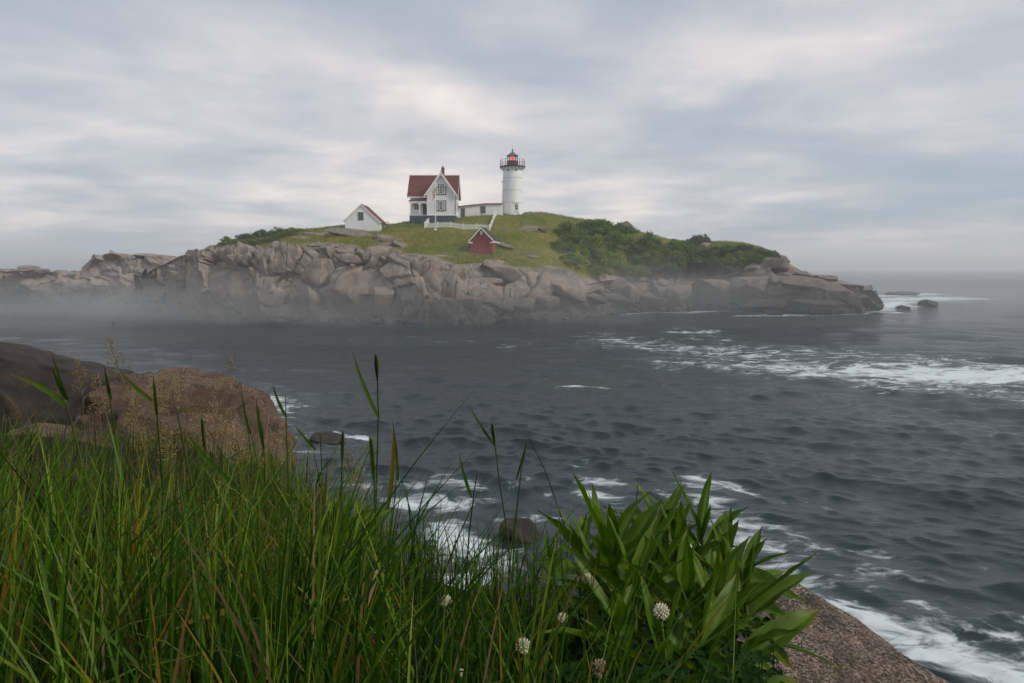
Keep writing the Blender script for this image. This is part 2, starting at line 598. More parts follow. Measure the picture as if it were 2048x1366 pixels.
def water(h):
    p = pos(h)
    d = h.n('ShaderNodeVectorMath', dict(operation='LENGTH'), i0=p).outputs['Value']
    fm = h.n('ShaderNodeAttribute', dict(attribute_name='foam')).outputs['Fac']
    cr = h.n('ShaderNodeAttribute', dict(attribute_name='crest')).outputs['Fac']
    flow = stretch(h, p, 0.55, 1.0, 1.0)
    warp = h.n('ShaderNodeTexNoise', None, Vector=flow, Scale=0.35, Detail=3.0).outputs['Color']
    wv = h.n('ShaderNodeVectorMath', dict(operation='MULTIPLY_ADD'), i0=h.n('ShaderNodeVectorMath', dict(operation='SUBTRACT'), i0=warp, i1=(0.5, 0.5, 0.5)).outputs[0], i1=(3.0, 2.2, 0.0), i2=flow).outputs[0]
    st = h.noise(wv, 1.1, 8, 0.66, 0.35)
    lace = h.n('ShaderNodeTexNoise', dict(noise_type='RIDGED_MULTIFRACTAL'), Vector=wv, Scale=0.75, Detail=6.0, Roughness=0.55).outputs[0]
    st2 = h.noise(wv, 4.0, 5, 0.6, 0.2)
    tex = h.math('ADD', h.math('ADD', h.math('MULTIPLY', h.math('SUBTRACT', st, 0.5), 2.1), h.math('MULTIPLY', h.math('SUBTRACT', st2, 0.5), 0.8)), h.math('ADD', h.math('MULTIPLY', lace, 0.12), 0.38))
    f = h.math('SUBTRACT', h.math('ADD', tex, h.math('MULTIPLY', fm, 0.85)), 1.0)
    f = h.math('ADD', f, h.math('MULTIPLY', cr, 0.05))
    foam = h.math('MULTIPLY', h.maprange(f, -0.06, 0.46, 0.0, 1.0, True), h.maprange(fm, 0.05, 0.3))
    n0 = h.noise(stretch(h, p, 0.30, 1.0, 1.0), 1.7, 7, 0.66, 0.35)
    rid = h.n('ShaderNodeTexNoise', dict(noise_type='RIDGED_MULTIFRACTAL'), Vector=stretch(h, p, 0.34, 1.0, 1.0), Scale=0.75, Detail=6.0, Roughness=0.6, Lacunarity=2.1, Distortion=0.25).outputs[0]
    n1 = h.math('ADD', h.math('MULTIPLY', n0, 0.55), h.math('MULTIPLY', rid, 0.30))
    n2 = h.noise(stretch(h, p, 0.45, 1.0, 1.0), 7.0, 5, 0.62)
    hg = h.math('ADD', n1, h.math('MULTIPLY', n2, 0.45))
    bs = h.maprange(d, 12.0, 110.0, 0.30, 0.9)
    nm = h.n('ShaderNodeBump', None, Height=hg, Strength=bs, Distance=h.maprange(d, 20.0, 100.0, 0.22, 0.85)).outputs[0]
    body = h.mix(h.math('MULTIPLY', fm, 0.55, clamp=True), (0.0120, 0.0205, 0.0260), (0.034, 0.060, 0.066))
    rough = h.maprange(d, 10.0, 300.0, 0.09, 0.20)
    wat = h.n('ShaderNodeBsdfPrincipled', None, Base_Color=body, Roughness=rough, IOR=1.333, Normal=nm)
    wat.inputs['Specular IOR Level'].default_value = 0.5
    fb = bsdf(h, (0.66, 0.72, 0.75), 0.9, bump(h, st, 0.3, 0.1), 0.1)
    return h.n('ShaderNodeMixShader', None, i0=h.math('MULTIPLY', foam, 0.88), i1=wat.outputs[0], i2=fb).outputs[0]


mat('sea_water', water)


def vol(density, color, aniso=0.2):
    def fn(h):
        nd = h.n('ShaderNodeVolumePrincipled', None, Density=density, Anisotropy=aniso)
        nd.inputs['Color'].default_value = (*color, 1)
        return None, nd.outputs[0]
    return fn


mat('haze_air', vol(0.0008, (0.93, 0.96, 1.0)))
mat('mist_air', vol(0.0075, (0.99, 0.995, 1.0), 0.0))
mat('mist_faint', vol(0.0020, (0.99, 0.995, 1.0), 0.0))
mat('mist_thin', vol(0.0050, (0.99, 0.995, 1.0), 0.0))

# ------------------------------------------------------------------ the sea
def sea_pt(px, py):
    Y = Ysea(py)
    return np.array([(px - 1024.0) / FOC * Y, Y])


def build_sea():
    na, nr = 640, 1300
    t = np.linspace(0, 1, nr)
    inv = 1 / 7.0 + (1 / 2600.0 - 1 / 7.0) * t           # even steps of 1/r: fine near the shore, coarse far out
    r = np.concatenate([1 / inv, [3000.0, 3500.0, 4200.0, 5200.0, 6600.0]])
    a = np.linspace(R(-52), R(52), na)
    rr, aa = np.meshgrid(r, a, indexing='ij')
    x, y = rr * np.sin(aa), rr * np.cos(aa)
    step = np.gradient(r)[:, None] * np.ones_like(rr)
    z = np.zeros_like(x)
    ox, oy = np.zeros_like(x), np.zeros_like(x)
    crest = np.zeros_like(x)
    rg = np.random.default_rng(5)
    X0, Y0 = x.copy(), y.copy()
    # gusts: patches of rougher and smoother water
    gust = 0.95 + 0.5 * fbm(P3(X0, Y0), 0.06, 4, 4).reshape(x.shape)
    for i in range(150):
        lam = 0.55 * (15.0 / 0.55) ** (rg.random() ** 1.25) if i < 74 else 0.5 * (2.4 / 0.5) ** rg.random()
        th = R(248) + rg.normal() * (0.42 if i < 74 else 0.55)                    # running in from the open sea on the right
        k = 2 * math.pi / lam
        amp = (0.0047 * lam ** 0.72 if i < 74 else 0.0036 * lam ** 0.8) * rg.uniform(0.6, 1.3)
        fade = np.clip((lam / step - 2.2) / 3.0, 0, 1) if lam < 60 else 1
        ph = rg.random() * 6.283
        kx, ky = k * math.cos(th), k * math.sin(th)
        arg = kx * X0 + ky * Y0 + ph
        A = amp * fade * gust
        z += A * np.cos(arg)
        q = 0.75
        ox -= q * A * math.cos(th) * np.sin(arg)
        oy -= q * A * math.sin(th) * np.sin(arg)
        crest += A * k * np.cos(arg)
    x = x + ox
    y = y + oy
    # swell washing over the boulder in the bay
    foam = np.zeros_like(x)
    zones = [
        # px0, py0, px1, py1, half width (m), strength
        (2150, 752, 1850, 748, 5.2, 1.0), (1850, 752, 1600, 738, 5.0, 0.80), (1640, 738, 1450, 706, 6.0, 0.68), (1480, 712, 1250, 682, 5.5, 0.64), (1900, 720, 1500, 700, 6.0, 0.60), (2100, 800, 1750, 775, 2.5, 0.6),
        (1850, 735, 1330, 726, 1.8, 0.62), (1500, 700, 1380, 662, 3.5, 0.5), (2100, 790, 1900, 775, 1.5, 0.6), (1420, 690, 1330, 735, 2.0, 0.45),
        (2120, 1385, 1860, 1290, 1.0, 0.88), (1860, 1290, 1640, 1205, 0.9, 0.80), (1640, 1200, 1540, 1130, 1.3, 0.66), (1560, 1130, 1470, 1040, 1.5, 0.68), (2080, 1290, 1760, 1190, 1.0, 0.56), (1700, 1120, 1560, 1060, 1.0, 0.6),
        (1470, 1050, 1400, 965, 1.1, 0.70), (1500, 985, 1440, 970, 0.5, 0.7), (1720, 1010, 1560, 1000, 0.5, 0.55), (1640, 1090, 1480, 1080, 0.7, 0.55),
        (1800, 1190, 1600, 1130, 0.6, 0.55), (2060, 1300, 1850, 1220, 0.7, 0.62), (1430, 1180, 1330, 1060, 0.9, 0.95), (1230, 1000, 1170, 985, 0.6, 0.80), (1100, 985, 1180, 980, 0.35, 0.6),
        (1330, 1000, 1160, 960, 1.1, 0.55), (820, 1000, 930, 1010, 0.8, 0.80), (900, 1060, 960, 1130, 0.8, 0.85), (1000, 1120, 850, 1200, 0.8, 0.85), (950, 975, 880, 960, 0.6, 0.62),
        (1010, 1045, 1120, 1030, 0.5, 0.6), (640, 905, 560, 905, 0.7, 0.55), (720, 872, 670, 868, 0.45, 1.0), (690, 890, 600, 868, 0.4, 0.5),
        (540, 815, 430, 772, 1.8, 0.78), (480, 830, 560, 870, 1.2, 0.62), (1210, 775, 1120, 775, 0.6, 0.62), (1180, 920, 1150, 935, 0.35, 0.62),
        (1310, 625, 1250, 628, 1.0, 0.8), (1480, 622, 1330, 625, 1.1, 0.8), (1690, 629, 1560, 629, 1.0, 0.7), (1800, 605, 1700, 624, 4.0, 1.05), (1900, 596, 1740, 600, 9.0, 0.9), (1720, 628, 1480, 632, 2.0, 0.8),
        (1860, 588, 1760, 592, 6.0, 0.9), (1420, 662, 1350, 664, 1.4, 0.85), (300, 612, 180, 607, 1.6, 0.5), (1160, 642, 1000, 649, 0.8, 0.35), (1060, 688, 1000, 690, 1.0, 0.5),
        (2050, 1120, 1930, 1150, 0.4, 0.4), (1990, 1190, 1880, 1150, 0.4, 0.4), (960, 1000, 1060, 960, 0.3, 0.5), (700, 960, 830, 985, 0.8, 0.55),
    ]
    sl = rr[:, 0] < 400
    xs, ys = x[sl], y[sl]
    wob = fbm(P3(xs, ys), 0.22, 3, 2).reshape(xs.shape)
    acc = np.zeros_like(xs)
    for (a0, b0, a1, b1, hw, st) in zones:
        p, q = sea_pt(a0, b0), sea_pt(a1, b1)
        d = q - p
        L2 = d.dot(d) + 1e-9
        tt = np.clip(((xs - p[0]) * d[0] + (ys - p[1]) * d[1]) / L2, 0, 1)
        ds = np.hypot(xs - (p[0] + tt * d[0]), ys - (p[1] + tt * d[1]))
        ds = ds * (1 + 0.55 * wob)
        acc = np.maximum(acc, 1.22 * st * np.exp(-(ds / (hw * 1.45)) ** 2))
    foam[sl] = acc
    # thin scattered flecks in the channel
    foam[sl] = np.maximum(foam[sl], 0.40 * sstep(fbm(P3(xs, ys), 0.05, 3, 9).reshape(xs.shape), 0.15, 0.6) * sstep(ys, 10, 30))
    V = np.stack([x.ravel(), y.ravel(), z.ravel()], 1)
    F = grid_faces(len(r), na)[:, ::-1]
    me = mesh_np('sea', V, F, MATS['sea_water'])
    for nm, arr in (('foam', foam), ('crest', np.clip(crest, -1, 2))):
        at = me.attributes.new(nm, 'FLOAT', 'POINT')
        at.data.foreach_set('value', arr.ravel().astype(np.float32))
    tag(link('sea', me), kind='structure', label='dark grey sea with choppy waves and streaks of white foam')


build_sea()


# ------------------------------------------------------------------ rocks
def ico(n):
    bm = bmesh.new()
    bmesh.ops.create_icosphere(bm, subdivisions=n, radius=1.0)
    V = np.array([v.co[:] for v in bm.verts])
    F = np.array([[v.index for v in f.verts] for f in bm.faces])
    bm.free()
    return V, F


_ICO = {}


def rock_shape(seed, n=3, p=4.5, cuts=7, rough=0.10, cut=(0.55, 0.95), fine=0.0, crack=0.0):
    """a jointed granite block: rounded box, sliced by random planes, weathered by noise"""
    if n not in _ICO:
        _ICO[n] = ico(n)
    D, F = _ICO[n]
    g = np.random.default_rng(seed)
    V = D * ((np.abs(D) ** p).sum(1) ** (-1 / p))[:, None]
    for i in range(cuts):
        nn = g.normal(size=3) * (1, 1, 0.8)
        nn /= np.linalg.norm(nn)
        hh = g.uniform(*cut)
        e = V @ nn - hh
        V = V - nn[None, :] * (np.maximum(e, 0) * 0.9)[:, None]
    V = V + D * (rough * fbm(V, 1.3, 4, seed % 37))[:, None]
    if crack:
        # weathered joints: narrow grooves that wander over the block, steps beside them
        for q in range(3):
            f = vnoise(V, 0.75 + 0.25 * q, seed % 29 + q * 5) + 0.25 * vnoise(V, 3.0, seed % 23 + q)
            V = V - D * (crack * np.exp(-(f / 0.035) ** 2) + 0.45 * crack * (f > 0))[:, None]
    if fine:
        V = V + D * (fine * fbm(V, 6.0, 4, seed % 31))[:, None]
    return V, F


FAR_ROCKS = [None] * 10


def far_rock(i, m='island_granite'):
    key = (i % 10, m)
    if FAR_ROCKS[i % 10] is None:
        FAR_ROCKS[i % 10] = {}
    d = FAR_ROCKS[i % 10]
    if m not in d:
        V, F = rock_shape(100 + i % 10, 4, 6.0, 14, 0.05, (0.50, 0.88), 0.012)
        d[m] = mesh_np('boulder', V, F, MATS[m])
        d[m].set_sharp_from_angle(angle=R(24))
    return d[m]


def place_rock(name, px, py, Y, w_, h_, dep, i, parent=None, m='island_granite', rz=0.0, tilt=0.0, yaw=None):
    """rock whose middle is seen at px,py; w_,h_ pixel sizes, dep metres"""
    c = W(px, py, Y)
    k = Y / FOC
    o = link(name, far_rock(i, m), parent)
    o.location = c - org(parent)
    o.scale = (w_ * k / 2 * 1.12, dep / 2, h_ * k / 2 * 1.12)
    o.rotation_euler = (0, tilt, rz)
    return o


# ---- thin-plate spline through surveyed points of the island's surface
class TPS:
    def __init__(s, pts, lam=0.02):
        P = np.array(pts, dtype=float)
        s.xy = P[:, :2] / 20.0
        n = len(P)
        K = s.k(np.linalg.norm(s.xy[:, None] - s.xy[None], axis=2)) + lam * np.eye(n)
        A = np.zeros((n + 3, n + 3))
        A[:n, :n] = K
        A[:n, n] = 1
        A[:n, n + 1:] = s.xy
        A[n:, :n] = A[:n, n:].T
        b = np.zeros(n + 3)
        b[:n] = P[:, 2]
        s.w = np.linalg.solve(A, b)

    @staticmethod
    def k(r):
        return np.where(r > 1e-9, r * r * np.log(np.maximum(r, 1e-9)), 0.0)

    def __call__(s, x, y):
        q = np.stack([np.ravel(x), np.ravel(y)], 1).astype(float) / 20.0
        r = np.linalg.norm(q[:, None] - s.xy[None], axis=2)
        z = s.k(r) @ s.w[:-3] + s.w[-3] + q @ s.w[-2:]
        return z.reshape(np.shape(x))


# shoreline table of the island: column, row of the waterline, row of the cliff top, distance of the cliff top
SHORE = np.array([
    (225, 611, 607, 140), (255, 613, 596, 136), (290, 621, 572, 122), (340, 628, 545, 119), (385, 633, 499, 116), (430, 637, 494, 111.5), (500, 640, 497, 108.5),
    (600, 641, 500, 106), (700, 643, 496, 105), (780, 646, 503, 103), (860, 648, 520, 101), (930, 648, 531, 100.5), (1000, 646, 532, 101.5), (1060, 643, 541, 103),
    (1120, 638, 552, 106), (1170, 634, 570, 109), (1200, 630, 574, 114), (1250, 625, 568, 121), (1330, 622, 562, 126), (1400, 617, 556, 133), (1450, 618, 547, 129),
    (1520, 621, 545, 126), (1600, 625, 552, 122), (1680, 628, 563, 118), (1712, 626, 584, 118.5), (1738, 620, 604, 122), (1765, 613, 610, 133)], dtype=float)

LAND = [(385, 500, 117), (430, 495, 112.5), (500, 497, 109.5), (600, 500, 107), (700, 496, 106), (780, 503, 104), (860, 520, 102), (930, 531, 101.5), (1000, 532, 102.5), (1060, 541, 104),
        (1120, 551, 107), (1170, 562, 110), (1220, 556, 117), (1300, 548, 126), (1400, 546, 131), (1480, 541, 128), (1540, 542, 126.5), (1600, 551, 123.5), (1680, 560, 120),
        (690, 457, 119), (766, 465, 117), (640, 464, 120), (560, 466, 124), (480, 488, 120), (440, 492, 117), (600, 480, 113), (700, 480, 110), (760, 480, 110.5),
        (822, 447, 124), (912, 441, 124.5), (780, 452, 126), (848, 455.5, 120), (979, 461, 119), (915, 459, 119.5), (940, 507.5, 110.5), (992, 507.5, 110.5), (870, 485, 112), (900, 515, 106),
        (1060, 455, 124), (1003, 428, 131), (1047, 427.5, 131), (1020, 427.5, 135), (950, 436, 129), (1100, 430, 134), (1150, 438, 136), (1210, 450, 136), (1260, 460, 137),
        (1100, 480, 120), (1060, 510, 111), (1100, 520, 111), (1200, 500, 126), (1300, 500, 129), (1330, 480, 136), (1430, 484, 134), (1400, 515, 130), (1500, 491, 132), (1550, 503, 129), (1480, 520, 129), (1568, 516, 128), (1588, 549, 129), (1640, 557, 126), (1600, 552, 134), (1580, 545, 136)]
tp = [tuple(W(*q)) for q in LAND]
tp += [(-66, 140, 2.0), (-58, 150, 6.5), (-40, 140, 14.0), (-45, 160, 6), (-20, 145, 14.5), (0, 146, 16.0), (20, 148, 12.5), (35, 150, 9.5), (50, 144, 5.5), (60, 136, 3.4), (72, 140, -1.0),
       (58, 150, 1.0), (40, 168, 1.0), (0, 172, 3.0), (-30, 172, 3.0), (-60, 172, 0.0), (66, 125, 3.0), (-76, 142, 0.0)]
land = TPS(tp)

island = empty('island', (0, 118, 0))
island['kind'] = 'structure'
island['label'] = 'rocky granite island with grassy top in the mist'


def shore_cols(table, ns):
    px = table[:, 0]
    s = np.linspace(px[0], px[-1], ns)
    # smooth interpolation (Catmull style by cubic Hermite)
    out = [s]
    for c in (1, 2, 3):
        y = table[:, c]
        m = np.gradient(y, px)
        i = np.clip(np.searchsorted(px, s) - 1, 0, len(px) - 2)
        h = px[i + 1] - px[i]
        t = (s - px[i]) / h
        out.append((2 * t**3 - 3 * t**2 + 1) * y[i] + (t**3 - 2 * t**2 + t) * h * m[i] + (-2 * t**3 + 3 * t**2) * y[i + 1] + (t**3 - t**2) * h * m[i + 1])
    return out


def cliff(table, ns, nt, mname, parent, seed, steep, inland=5.0, surf=None, cell=(5.2, 3.6), jag=1.0, back_drop=None, max_rocks=230):
    """the rocky shore as jointed blocks; every block is an object of its own"""
    s, yw, yt, Yt = shore_cols(table, ns)
    Yw = FOC * EYE / (yw - HOR)
    A = np.stack([(s - 1024) / FOC * Yw, Yw, np.zeros(ns)], 1)
    B = np.stack([(s - 1024) / FOC * Yt, Yt, EYE - (yt - HOR) / FOC * Yt], 1)
    arc = np.concatenate([[0], np.cumsum(np.linalg.norm(np.diff((A + B)[:, :2] / 2, axis=0), axis=1))])
    # uneven ground plan: coves and noses
    nz = fbm(P3(arc, 0.0), 0.10, 3, seed)
    toB = (B - A)[:, :2]
    toB /= np.linalg.norm(toB, axis=1)[:, None] + 1e-9
    n1 = int(nt * 0.72)
    t1 = np.linspace(-0.16, 1, n1)
    n2 = nt - n1
    P = np.zeros((nt, ns, 3))
    st = np.interp(s, *steep)
    for i in range(nt):
        if i < n1:
            t = t1[i]
            tt = max(t, 0)
            # height profile: steep face that rounds off towards the top
            e = 1.0 / np.maximum(st, 0.2)
            hz = tt ** (1.0 + 1.6 * st) * 0.8 + 0.2 * tt
            vz = (1 - (1 - tt) ** (1.0 + 0.8 * st)) if tt > 0 else t * 3.0
            hz = hz if t >= 0 else np.full(ns, t * 0.8)
            P[i, :, :2] = A[:, :2] + (B - A)[:, :2] * hz[:, None]
            P[i, :, 2] = (B[:, 2]) * vz if t >= 0 else np.full(ns, t * 9.0)
        else:
            q = (i - n1 + 1) / n2
            P[i, :, :2] = B[:, :2] + toB * inland * q
            if surf is not None:
                P[i, :, 2] = surf(P[i, :, 0], P[i, :, 1]) - 0.05 - 0.55 * q
            else:
                P[i, :, 2] = B[:, 2] * (1 - q ** 1.6 * 1.25)
    # normals
    du = np.gradient(P, axis=1)
    dv = np.gradient(P, axis=0)
    N = np.cross(du, dv)
    N /= np.linalg.norm(N, axis=2)[..., None] + 1e-9
    wl = np.cumsum(np.linalg.norm(np.diff(P, axis=0, prepend=P[:1]), axis=2), axis=0)
    S = np.broadcast_to(arc, (nt, ns)).ravel().copy()
    Wl = wl.ravel().copy()
    Pf = P.reshape(-1, 3)
    w1 = fbm(Pf, 0.18, 3, seed + 1)
    w2 = fbm(Pf, 0.18, 3, seed + 5)
    S2, W2 = S + 2.6 * w1 + 0.25 * Wl, Wl + 1.5 * w2
    pid, edge, off = cells(S2, W2, cell[0], cell[1], seed)
    ra, rb, rc = cellrand(pid, seed, 3)
    S3, W3 = S + 0.9 * fbm(Pf, 0.5, 2, seed + 8), Wl + 0.6 * fbm(Pf, 0.5, 2, seed + 9)
    pid2, edge2, off2 = cells(S3, W3, cell[0] * 0.40, cell[1] * 0.36, seed + 50)
    qa, qb, qc = cellrand(pid2, seed + 2, 3)
    sub = sstep(vnoise(Pf, 0.13, seed + 20), -0.25, 0.35)
    disp = 0.75 * ra + (np.clip(off[:, 0] * rb * 0.42 + off[:, 1] * rc * 0.45, -1.1, 1.1))
    disp += 0.80 * (1 - np.exp(-np.maximum(edge, 0) / 0.20)) - 0.5
    disp += 0.85 * sub * (0.32 * qa + off2[:, 0] * qb * 0.14 + off2[:, 1] * qc * 0.14 + 0.36 * (1 - np.exp(-np.maximum(edge2, 0) / 0.10)) - 0.2)
    # long sheet joints that cut the face into ledges
    pid3, edge3, off3 = cells(S + 0.5 * Wl + 1.2 * w2, Wl - 0.10 * S + 0.5 * w1, cell[0] * 1.9, cell[1] * 0.50, seed + 90)
    la, lb_ = cellrand(pid3, seed + 4, 2)
    disp += 0.34 * la + 0.22 * lb_ * off3[:, 1] + 0.22 * (1 - np.exp(-np.maximum(edge3, 0) / 0.12)) - 0.1
    disp += 0.7 * fbm(Pf, 0.09, 2, seed + 30) + 0.16 * fbm(Pf, 0.9, 4, seed + 31)
    ii = np.repeat(np.arange(nt), ns)
    fadei = np.where(ii >= n1, 1 - 0.75 * (ii - n1 + 1) / n2, 1.0)
    disp = np.where(ii >= n1 - 6, np.minimum(disp, 0.45) - 0.35, disp) if surf is not None else disp
    disp = disp - (0.75 if surf is None else 0.30)
    V = Pf + N.reshape(-1, 3) * (disp * fadei * jag)[:, None]
    F = grid_faces(nt, ns)
    # split at the joints
    key = pid[:, 0] * 1000 + pid[:, 1]
    fk = key[F[:, 0]]
    uk, inv, cnt = np.unique(fk, return_inverse=True, return_counts=True)
    order = np.argsort(-cnt)
    rank = np.empty(len(uk), dtype=int)
    rank[order] = np.arange(len(uk))
    o0 = np.array(org(parent))
    big = 0
    rest = np.zeros(len(F), dtype=bool)
    for j, k in enumerate(uk):
        if rank[j] >= max_rocks or cnt[j] < 12:
            rest |= inv == j
            continue
        f = F[inv == j]
        idx, fi = np.unique(f, return_inverse=True)
        vv_ = V[idx]
        c = vv_.mean(0)
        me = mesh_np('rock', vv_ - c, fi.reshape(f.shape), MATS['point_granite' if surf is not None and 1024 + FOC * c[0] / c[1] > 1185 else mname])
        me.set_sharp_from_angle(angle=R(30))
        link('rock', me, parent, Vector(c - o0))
        big += 1
    if rest.any():
        f = F[rest]
        idx, fi = np.unique(f, return_inverse=True)
        o = link('rubble', mesh_np('rubble', V[idx] - o0, fi.reshape(f.shape), MATS[mname]), parent)
        o['kind'] = 'stuff'
    return A, B, s


STEEP = ([225, 340, 385, 800, 900, 1000, 1100, 1180, 1250, 1420, 1500, 1700, 1765], [0.3, 0.7, 1.5, 1.4, 0.9, 0.7, 0.6, 0.4, 0.3, 0.5, 0.9, 1.0, 0.3])
A_, B_, S_ = cliff(SHORE, 900, 96, 'island_granite', island, 3, STEEP, 5.5, land, (7.0, 4.6), 0.82, max_rocks=240)


def build_land():
    ns, nv = 520, 150
    s, yw, yt, Yt = shore_cols(SHORE, ns)
    bx_, by_ = (s - 1024) / FOC * Yt, Yt
    q = np.linspace(0, 1, nv)[:, None] ** 1.25
    x = bx_[None] * (1 - 0.05 * q) + 0 * q
    y = by_[None] + (172 - by_)[None] * q
    z = land(x, y)
    nP = P3(x, y)
    z = z + (0.30 * fbm(nP, 0.16, 3, 3) + 0.10 * fbm(nP, 0.8, 3, 6)).reshape(z.shape) * np.clip(q * 8, 0.25, 1)
    z = z - 0.35 * (1 - np.clip(q * 14, 0, 1))
    z = np.where(z < 0.5, z - 1.0, z)
    # where grass grows: thin over the cliff edge, none on the seaward point
    px = 1024 + FOC * x / y
    g = sstep(q * 60 + 2.0 * fbm(nP, 0.25, 3, 8).reshape(z.shape), 0.2, 3.2)
    g = g * (1 - sstep(px, 1545, 1585)) * sstep(px, 392, 430)
    for (cx, cy, cy2, rx, ry) in ((700, 462, 116, 48, 9), (640, 468, 116, 20, 5), (1060, 456, 124, 34, 8), (640, 488, 109, 60, 6), (790, 490, 108, 45, 9), (600, 475, 114, 26, 4), (1000, 489, 113, 16, 9), (1250, 452, 136, 24, 9), (870, 512, 105, 50, 4)):
        py = HOR - (z - EYE) / y * FOC
        dd = ((px - cx) / rx) ** 2 + ((py - cy) / ry) ** 2
        g = g * (1 - 0.75 * np.exp(-dd * 1.2) * (np.abs(y - cy2) < 9))
    V = np.stack([x.ravel(), y.ravel(), z.ravel()], 1) - np.array(island.location)
    me = mesh_np('grassy_ground', V, grid_faces(nv, ns), MATS['meadow'])
    at = me.attributes.new('grass', 'FLOAT', 'POINT')
    at.data.foreach_set('value', g.ravel().astype(np.float32))
    link('grassy_ground', me, island)
    return x, y, z, g


LX, LY, LZ, LG = build_land()

# the low ridge of rock that runs out on the left
RIDGE = np.array([(-330, 604, 545, 156), (-200, 604, 533, 156), (-90, 604, 530, 156), (-20, 604, 538, 156), (30, 604, 539, 156), (60, 605, 536, 155), (95, 605, 543, 155), (140, 606, 541, 154), (165, 606, 532, 154),
                  (190, 606, 516, 153), (225, 607, 510, 152), (270, 608, 508, 151), (330, 610, 510, 150), (362, 611, 518, 150), (385, 611, 530, 150), (420, 611, 530, 150), (460, 612, 535, 150)], dtype=float)
ridge = empty('rock_ridge', (-80, 152, 0))
ridge['kind'] = 'structure'
ridge['label'] = 'low bare ridge of pinkish rock fading into the mist'
cliff(RIDGE, 420, 80, 'ridge_granite', ridge, 13, ([-330, 180, 250, 460], [0.4, 0.5, 0.6, 0.5]), 9.0, None, (5.0, 3.0), 0.80, max_rocks=120)

# single blocks that stand out on the island's shore (parts of the island)
BL = [  # px, py, Y, w, h, depth, yaw, tilt
    (1243, 578, 117, 82, 46, 8, 0.1, 0.05), (1225, 597, 116, 70, 24, 6, 0.3, 0.1), (1115, 566, 105, 118, 56, 9, 0.0, 0.22), (755, 517, 101, 82, 48, 7, 0.1, 0.16), (700, 508, 103.5, 80, 22, 7, 0.2, 0.1),
    (905, 553, 98, 90, 32, 7, 0.1, 0.10), (845, 553, 97.5, 60, 36, 6, 0.2, -0.1), (870, 572, 97, 70, 24, 6, 0.0, 0.15), (1010, 552, 100, 95, 40, 8, 0.0, 0.08), (960, 565, 99, 84, 26, 7, 0.2, 0.0),
    (935, 600, 95.5, 100, 34, 6, 0.1, 0.05), (1020, 608, 97, 80, 30, 6, 0.2, 0.1), (860, 602, 95, 50, 28, 5, 0.5, -0.15), (1090, 605, 101, 70, 28, 6, 0.2, 0.15), (1130, 603, 104, 60, 26, 6, 0.1, 0.2),
    (640, 545, 101.5, 90, 74, 6, 0.1, 0.03), (560, 553, 103, 80, 78, 6, 0.2, 0.02), (700, 568, 99, 76, 78, 6, 0.0, -0.03), (490, 545, 106, 66, 66, 6, 0.2, 0.05), (425, 540, 110, 60, 76, 6, 0.3, 0.05),
    (620, 600, 99.5, 64, 60, 6, 0.1, -0.05), (540, 603, 101, 56, 54, 5, 0.2, 0.08), (395, 605, 109, 78, 34, 6, 0.2, 0.05), (345, 590, 116, 60, 40, 6, 0.1, 0.1), (770, 596, 96.5, 60, 64, 6, 0.1, 0.1),
    (1545, 530, 126, 62, 40, 8, 0.2, 0.0), (1560, 519, 126.5, 40, 22, 7, 0.0, 0.1), (1500, 566, 122.5, 90, 34, 8, 0.1, 0.0), (1420, 580, 126, 80, 40, 8, 0.2, 0.05), (1600, 572, 119, 80, 44, 8, 0.0, 0.08),
    (1665, 585, 116, 104, 36, 9, 0.05, 0.16), (1640, 556, 119, 44, 12, 5, 0.3, 0.1), (1600, 549, 120, 30, 12, 4, 0.5, 0.0), (1350, 590, 122, 70, 36, 8, 0.1, 0.0), (1640, 610, 113, 120, 26, 7, 0.0, 0.03),
    (1540, 608, 119, 110, 26, 7, 0.0, 0.0), (1732, 607, 118, 50, 22, 6, 0.2, 0.25), (1750, 612, 124, 36, 12, 5, 0.0, 0.1), (1300, 606, 120, 70, 26, 7, 0.2, 0.1), (1180, 596, 110, 60, 26, 6, 0.1, 0.35), (282, 585, 131, 60, 44, 8, 0.2, 0.1), (312, 560, 124, 60, 44, 7, 0.1, -0.1), (262, 600, 132, 50, 24, 6, 0.3, 0.1)]
for i, (px, py, Y, w_, h_, dp, rz, tl) in enumerate(BL):
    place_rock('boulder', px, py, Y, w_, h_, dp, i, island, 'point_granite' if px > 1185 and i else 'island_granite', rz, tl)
# loose blocks fallen along the waterline
g = np.random.default_rng(21)
for i in range(110):
    j = int(g.uniform(0.03, 0.985) * len(S_))
    px = S_[j]
    t = g.uniform(-0.03, 0.16)
    p = A_[j] * (1 - t) + B_[j] * t
    sz = g.uniform(0.5, 1.5)
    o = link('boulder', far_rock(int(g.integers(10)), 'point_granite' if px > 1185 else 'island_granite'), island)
    o.location = Vector((p[0], p[1] - 0.6, max(0.0, t) * 3.0 + 0.15)) - island.location
    o.scale = (sz * g.uniform(0.9, 1.9), sz, sz * g.uniform(0.5, 0.8))
    o.rotation_euler = (g.normal() * 0.2, g.normal() * 0.25, g.uniform(0, 6.28))
for i, (px, py, w_, h_) in enumerate([(52, 538, 40, 14), (86, 541, 26, 11), (12, 541, 50, 9), (200, 518, 32, 20), (150, 548, 34, 10), (240, 516, 60, 16), (300, 514, 80, 14), (345, 520, 46, 16), (130, 566, 60, 20), (265, 560, 90, 34), (60, 570, 70, 26)]):
    place_rock('boulder', px, py, 152.5, w_, h_, 5, i + 3, ridge, 'ridge_granite', 0.2 * i, 0.05)

